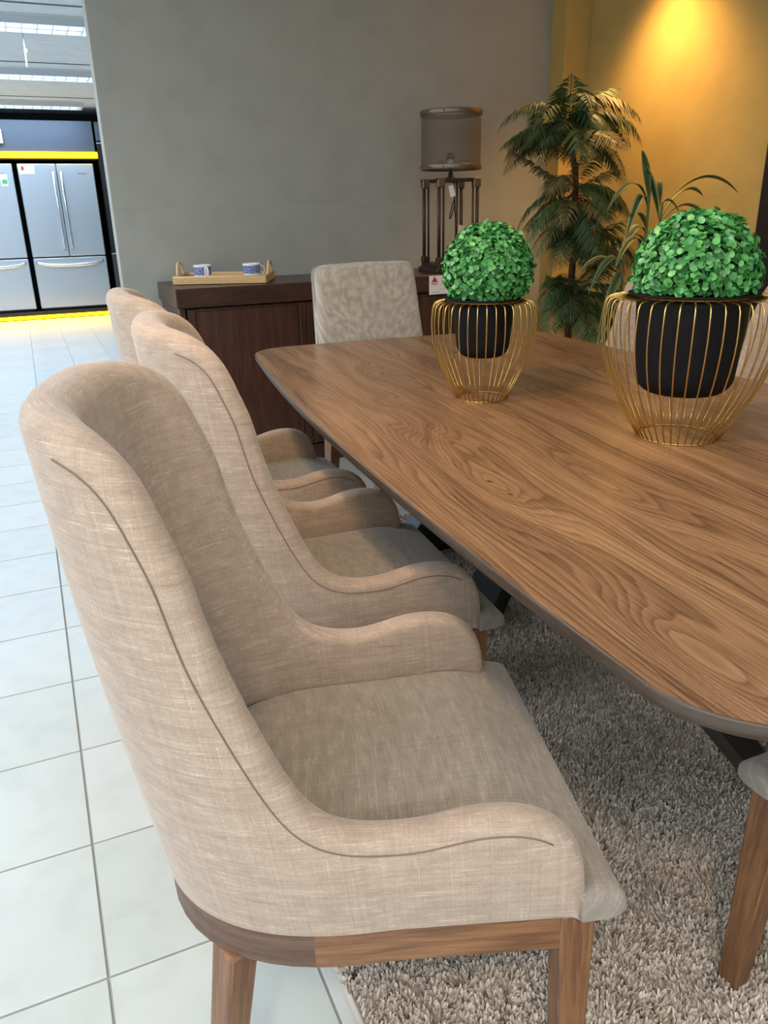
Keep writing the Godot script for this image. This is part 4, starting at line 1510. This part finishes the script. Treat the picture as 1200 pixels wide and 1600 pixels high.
func make_rug() -> void:
	var root := thing("shag_rug", "thick grey beige shag rug under the dining table", "rug", Vector3(0.286, 0, -2.74))
	var sx := 1.9
	var sz := 3.1
	box("backing", Vector3(0.004, 0.0, 0.004), Vector3(sx, 0.010, sz), M.rug_base, root, 0.003)
	var st := begin()
	bbox(st, Vector3(0.004, 0.008, sz * 0.5), Vector3(0.012, 0.016, sz), 0.005)
	bbox(st, Vector3(sx * 0.5, 0.008, 0.004), Vector3(sx, 0.016, 0.012), 0.005)
	obj("hem", st, M.rug_hem, root)
	# one tuft: seven bent yarns
	rng.seed = 17
	st = begin()
	st.set_smooth_group(4294967295)
	for k in 8:
		var a := TAU * k / 8.0 + rng.randf()
		var d := Vector3(cos(a), 0, sin(a))
		var s := Vector3(-d.z, 0, d.x) * 0.0024
		var lean := rng.randf_range(0.003, 0.011)
		var h := rng.randf_range(0.014, 0.022)
		var p0 := d * 0.0018
		var p1 := d * (0.003 + lean * 0.4) + Vector3.UP * h * 0.6
		var p2 := d * (0.004 + lean) + Vector3.UP * h
		for t in [[p0 - s, p1 - s, p1 + s], [p0 - s, p1 + s, p0 + s], [p1 - s, p2 - s * 0.5, p2 + s * 0.5], [p1 - s, p2 + s * 0.5, p1 + s]]:
			for v in t:
				st.set_uv(Vector2.ZERO)
				st.add_vertex(v)
	var tm := finish(st)
	var f := FastNoiseLite.new()
	f.seed = 5
	f.frequency = 9.0
	var f2 := FastNoiseLite.new()
	f2.seed = 6
	f2.frequency = 1.6
	var step := 0.0089
	var nx := int((sx - 0.02) / step)
	var nz := int((sz - 0.02) / step)
	var mm := MultiMesh.new()
	mm.transform_format = MultiMesh.TRANSFORM_3D
	mm.use_colors = true
	mm.mesh = tm
	mm.instance_count = nx * nz
	var n := 0
	for i in nx:
		for j in nz:
			var p := Vector3(0.012 + i * step + rng.randf_range(-0.004, 0.004), 0.008, 0.012 + j * step + rng.randf_range(-0.004, 0.004))
			var lean := Vector3(f.get_noise_2d(p.x, p.z), 0, f.get_noise_2d(p.x + 9, p.z)) * 1.3
			var up := (Vector3.UP + lean + Vector3(rng.randf_range(-0.25, 0.25), 0, rng.randf_range(-0.25, 0.25))).normalized()
			var x := up.cross(Vector3(sin(n * 1.7), 0.1, cos(n * 1.7))).normalized()
			var b := Basis(x, up, x.cross(up)).scaled_local(Vector3(1, rng.randf_range(0.8, 1.2), 1))
			mm.set_instance_transform(n, Transform3D(b, p))
			var t := clampf(0.5 + 0.5 * f2.get_noise_2d(p.x, p.z) + rng.randf_range(-0.35, 0.35), 0, 1)
			mm.set_instance_color(n, Color(0.52, 0.44, 0.365).lerp(Color(0.84, 0.745, 0.64), t))
			n += 1
	var mi := MultiMeshInstance3D.new()
	mi.name = "pile"
	mi.multimesh = mm
	mi.material_override = M.pile
	mi.set_meta("kind", "stuff")
	root.add_child(mi)

# ------------------------------------------------------------------ scene
var cam: Camera3D

func _ready() -> void:
	cam = Camera3D.new()
	cam.name = "camera"
	cam.position = EYE
	cam.rotation_degrees = Vector3(-21.05, -23.4, -1.33)
	cam.fov = rad_to_deg(2.0 * atan(800.0 / 1215.0))
	cam.near = 0.05
	cam.far = 60.0
	add_child(cam)
	cam.current = true
	var env := Environment.new()
	env.background_mode = Environment.BG_COLOR
	env.background_color = Color(0, 0, 0)
	env.tonemap_mode = Environment.TONE_MAPPER_LINEAR
	env.tonemap_exposure = 1.25
	env.sdfgi_enabled = true
	env.ssao_enabled = true
	env.ssil_enabled = true
	var we := WorldEnvironment.new()
	we.name = "environment"
	we.environment = env
	add_child(we)
	make_materials()
	# the showroom's fluorescent rows
	troffer("nearest of the three louvred ceiling light rows in view", -6.67, -3.6, 1.6, 7.0)
	troffer("middle of the three louvred ceiling light rows in view", -8.82, -3.6, 1.8, 7.0)
	troffer("farthest louvred ceiling light row, just before the refrigerators", -11.0, -3.6, 0.95, 5.0)
	troffer("louvred ceiling light row level with the grey wall", -4.5, -4.2, -0.4, 5.0)
	troffer("louvred ceiling light row left of the dining table", -2.3, -4.2, -0.6, 4.8)
	troffer("louvred ceiling light row left of the camera", -0.1, -4.2, -0.6, 4.8)
	troffer("louvred ceiling light row behind the camera", 2.1, -4.2, 2.4, 13.0)
	var hk := thing("ceiling_rod", "thin white rod hanging from the ceiling near the refrigerators", "rod", Vector3(0.262, CEIL, -6.943))
	box("mount", Vector3(-0.02, -0.012, -0.02), Vector3(0.02, 0, 0.02), M.white, hk)
	var hs := begin()
	tube(hs, [Vector3(0, -0.005, 0), Vector3(-0.008, -0.256, 0)], 0.006, 8)
	obj("rod", hs, M.white, hk)
	hs = begin()
	lathe(hs, [Vector2(0, -0.13), Vector2(0.013, -0.135), Vector2(0.015, -0.15), Vector2(0.013, -0.165), Vector2(0, -0.17)], 12)
	obj("collar", hs, M.wicker, hk)
	# warm spotlights over the dining corner
	downlight("ceiling spotlight washing the ochre wall", Vector3(2.80, CEIL, -3.40), Vector3(2.93, 0.8, -3.36), 2.2, 54.0, Color(1.0, 0.78, 0.47), 1.0)
	downlight("ceiling spotlight over the near end of the table", Vector3(-0.45, CEIL, 0.75), Vector3(0.5, 0.5, -0.9), 1.3, 50.0, Color(1.0, 0.90, 0.76), 1.0)
	downlight("ceiling spotlight left of the armchairs, aimed at the table", Vector3(-0.1, CEIL, -1.2), Vector3(1.1, 0.75, -1.65), 1.7, 50.0, Color(1.0, 0.86, 0.68), 1.0)
	make_room()
	make_rug()
	make_table()
	var g := "upholstered armchairs round the table"
	var c1 := make_armchair("nearest beige upholstered armchair, turned slightly towards the camera", g)
	c1.position = Vector3(0.352, 0, -0.8485)
	c1.rotation.y = -deg_to_rad(16.0)
	dup(c1, Vector3(0.537, 0, -1.464), -deg_to_rad(5.4), "middle of the three beige armchairs along the table's left side")
	dup(c1, Vector3(0.554, 0, -2.104), -deg_to_rad(1.1), "farthest of the three beige armchairs along the table's left side")
	dup(c1, Vector3(1.768, 0, -2.15), PI - deg_to_rad(2.0), "armchair across the table, showing left of the larger black pot")
	dup(c1, Vector3(1.745, 0, -1.53), PI - deg_to_rad(2.0), "armchair across the table, its back just showing at the right edge")
	var s1 := make_side_chair("armless chair with mottled grey back at the table's far end", "armless chairs at the table's ends")
	s1.position = Vector3(1.235, 0, -2.63)
	s1.rotation.y = -PI / 2 + deg_to_rad(6.0)
	dup(s1, Vector3(1.09, 0, -0.395), PI / 2, "armless chair at the table's near end, only a seat corner showing")
	make_sideboard()
	make_tray()
	make_cup("blue and white cup on the left of the tray", Vector3(0.785, 0.909, -3.96), -PI / 2 + 0.2)
	make_cup("blue and white cup on the right with its handle showing", Vector3(1.012, 0.909, -3.90), 0.1)
	make_lamp()
	make_price_card()
	make_palm()
	make_dracaena()
	var p1 := Vector3(1.021, 0.75, -1.71)
	wire_stand("smaller gold wire plant stand farther along the table", p1, 36, 0.064, 0.125, 0.088, 0.242, 0.0016)
	plant_pot("black pot hung in the smaller gold wire stand", p1, 0.074, 0.094, 0.242, 0.107)
	ball("smaller bright green topiary ball in the farther stand", p1 + Vector3(0.01, 0.315, 0), 0.108, 1.0, -0.6, 0, 41, 0.0062)
	var p2 := Vector3(1.195, 0.75, -1.203)
	wire_stand("larger gold wire plant stand nearer the camera", p2, 40, 0.081, 0.166, 0.112, 0.284, 0.0016)
	plant_pot("black pot hung in the larger gold wire stand", p2, 0.106, 0.122, 0.284, 0.093)
	ball("larger green topiary ball in the nearer stand", p2 + Vector3(0, 0.325, 0), 0.117, 1.0, -0.27, 300, 42, 0.0067)
	make_appliances()
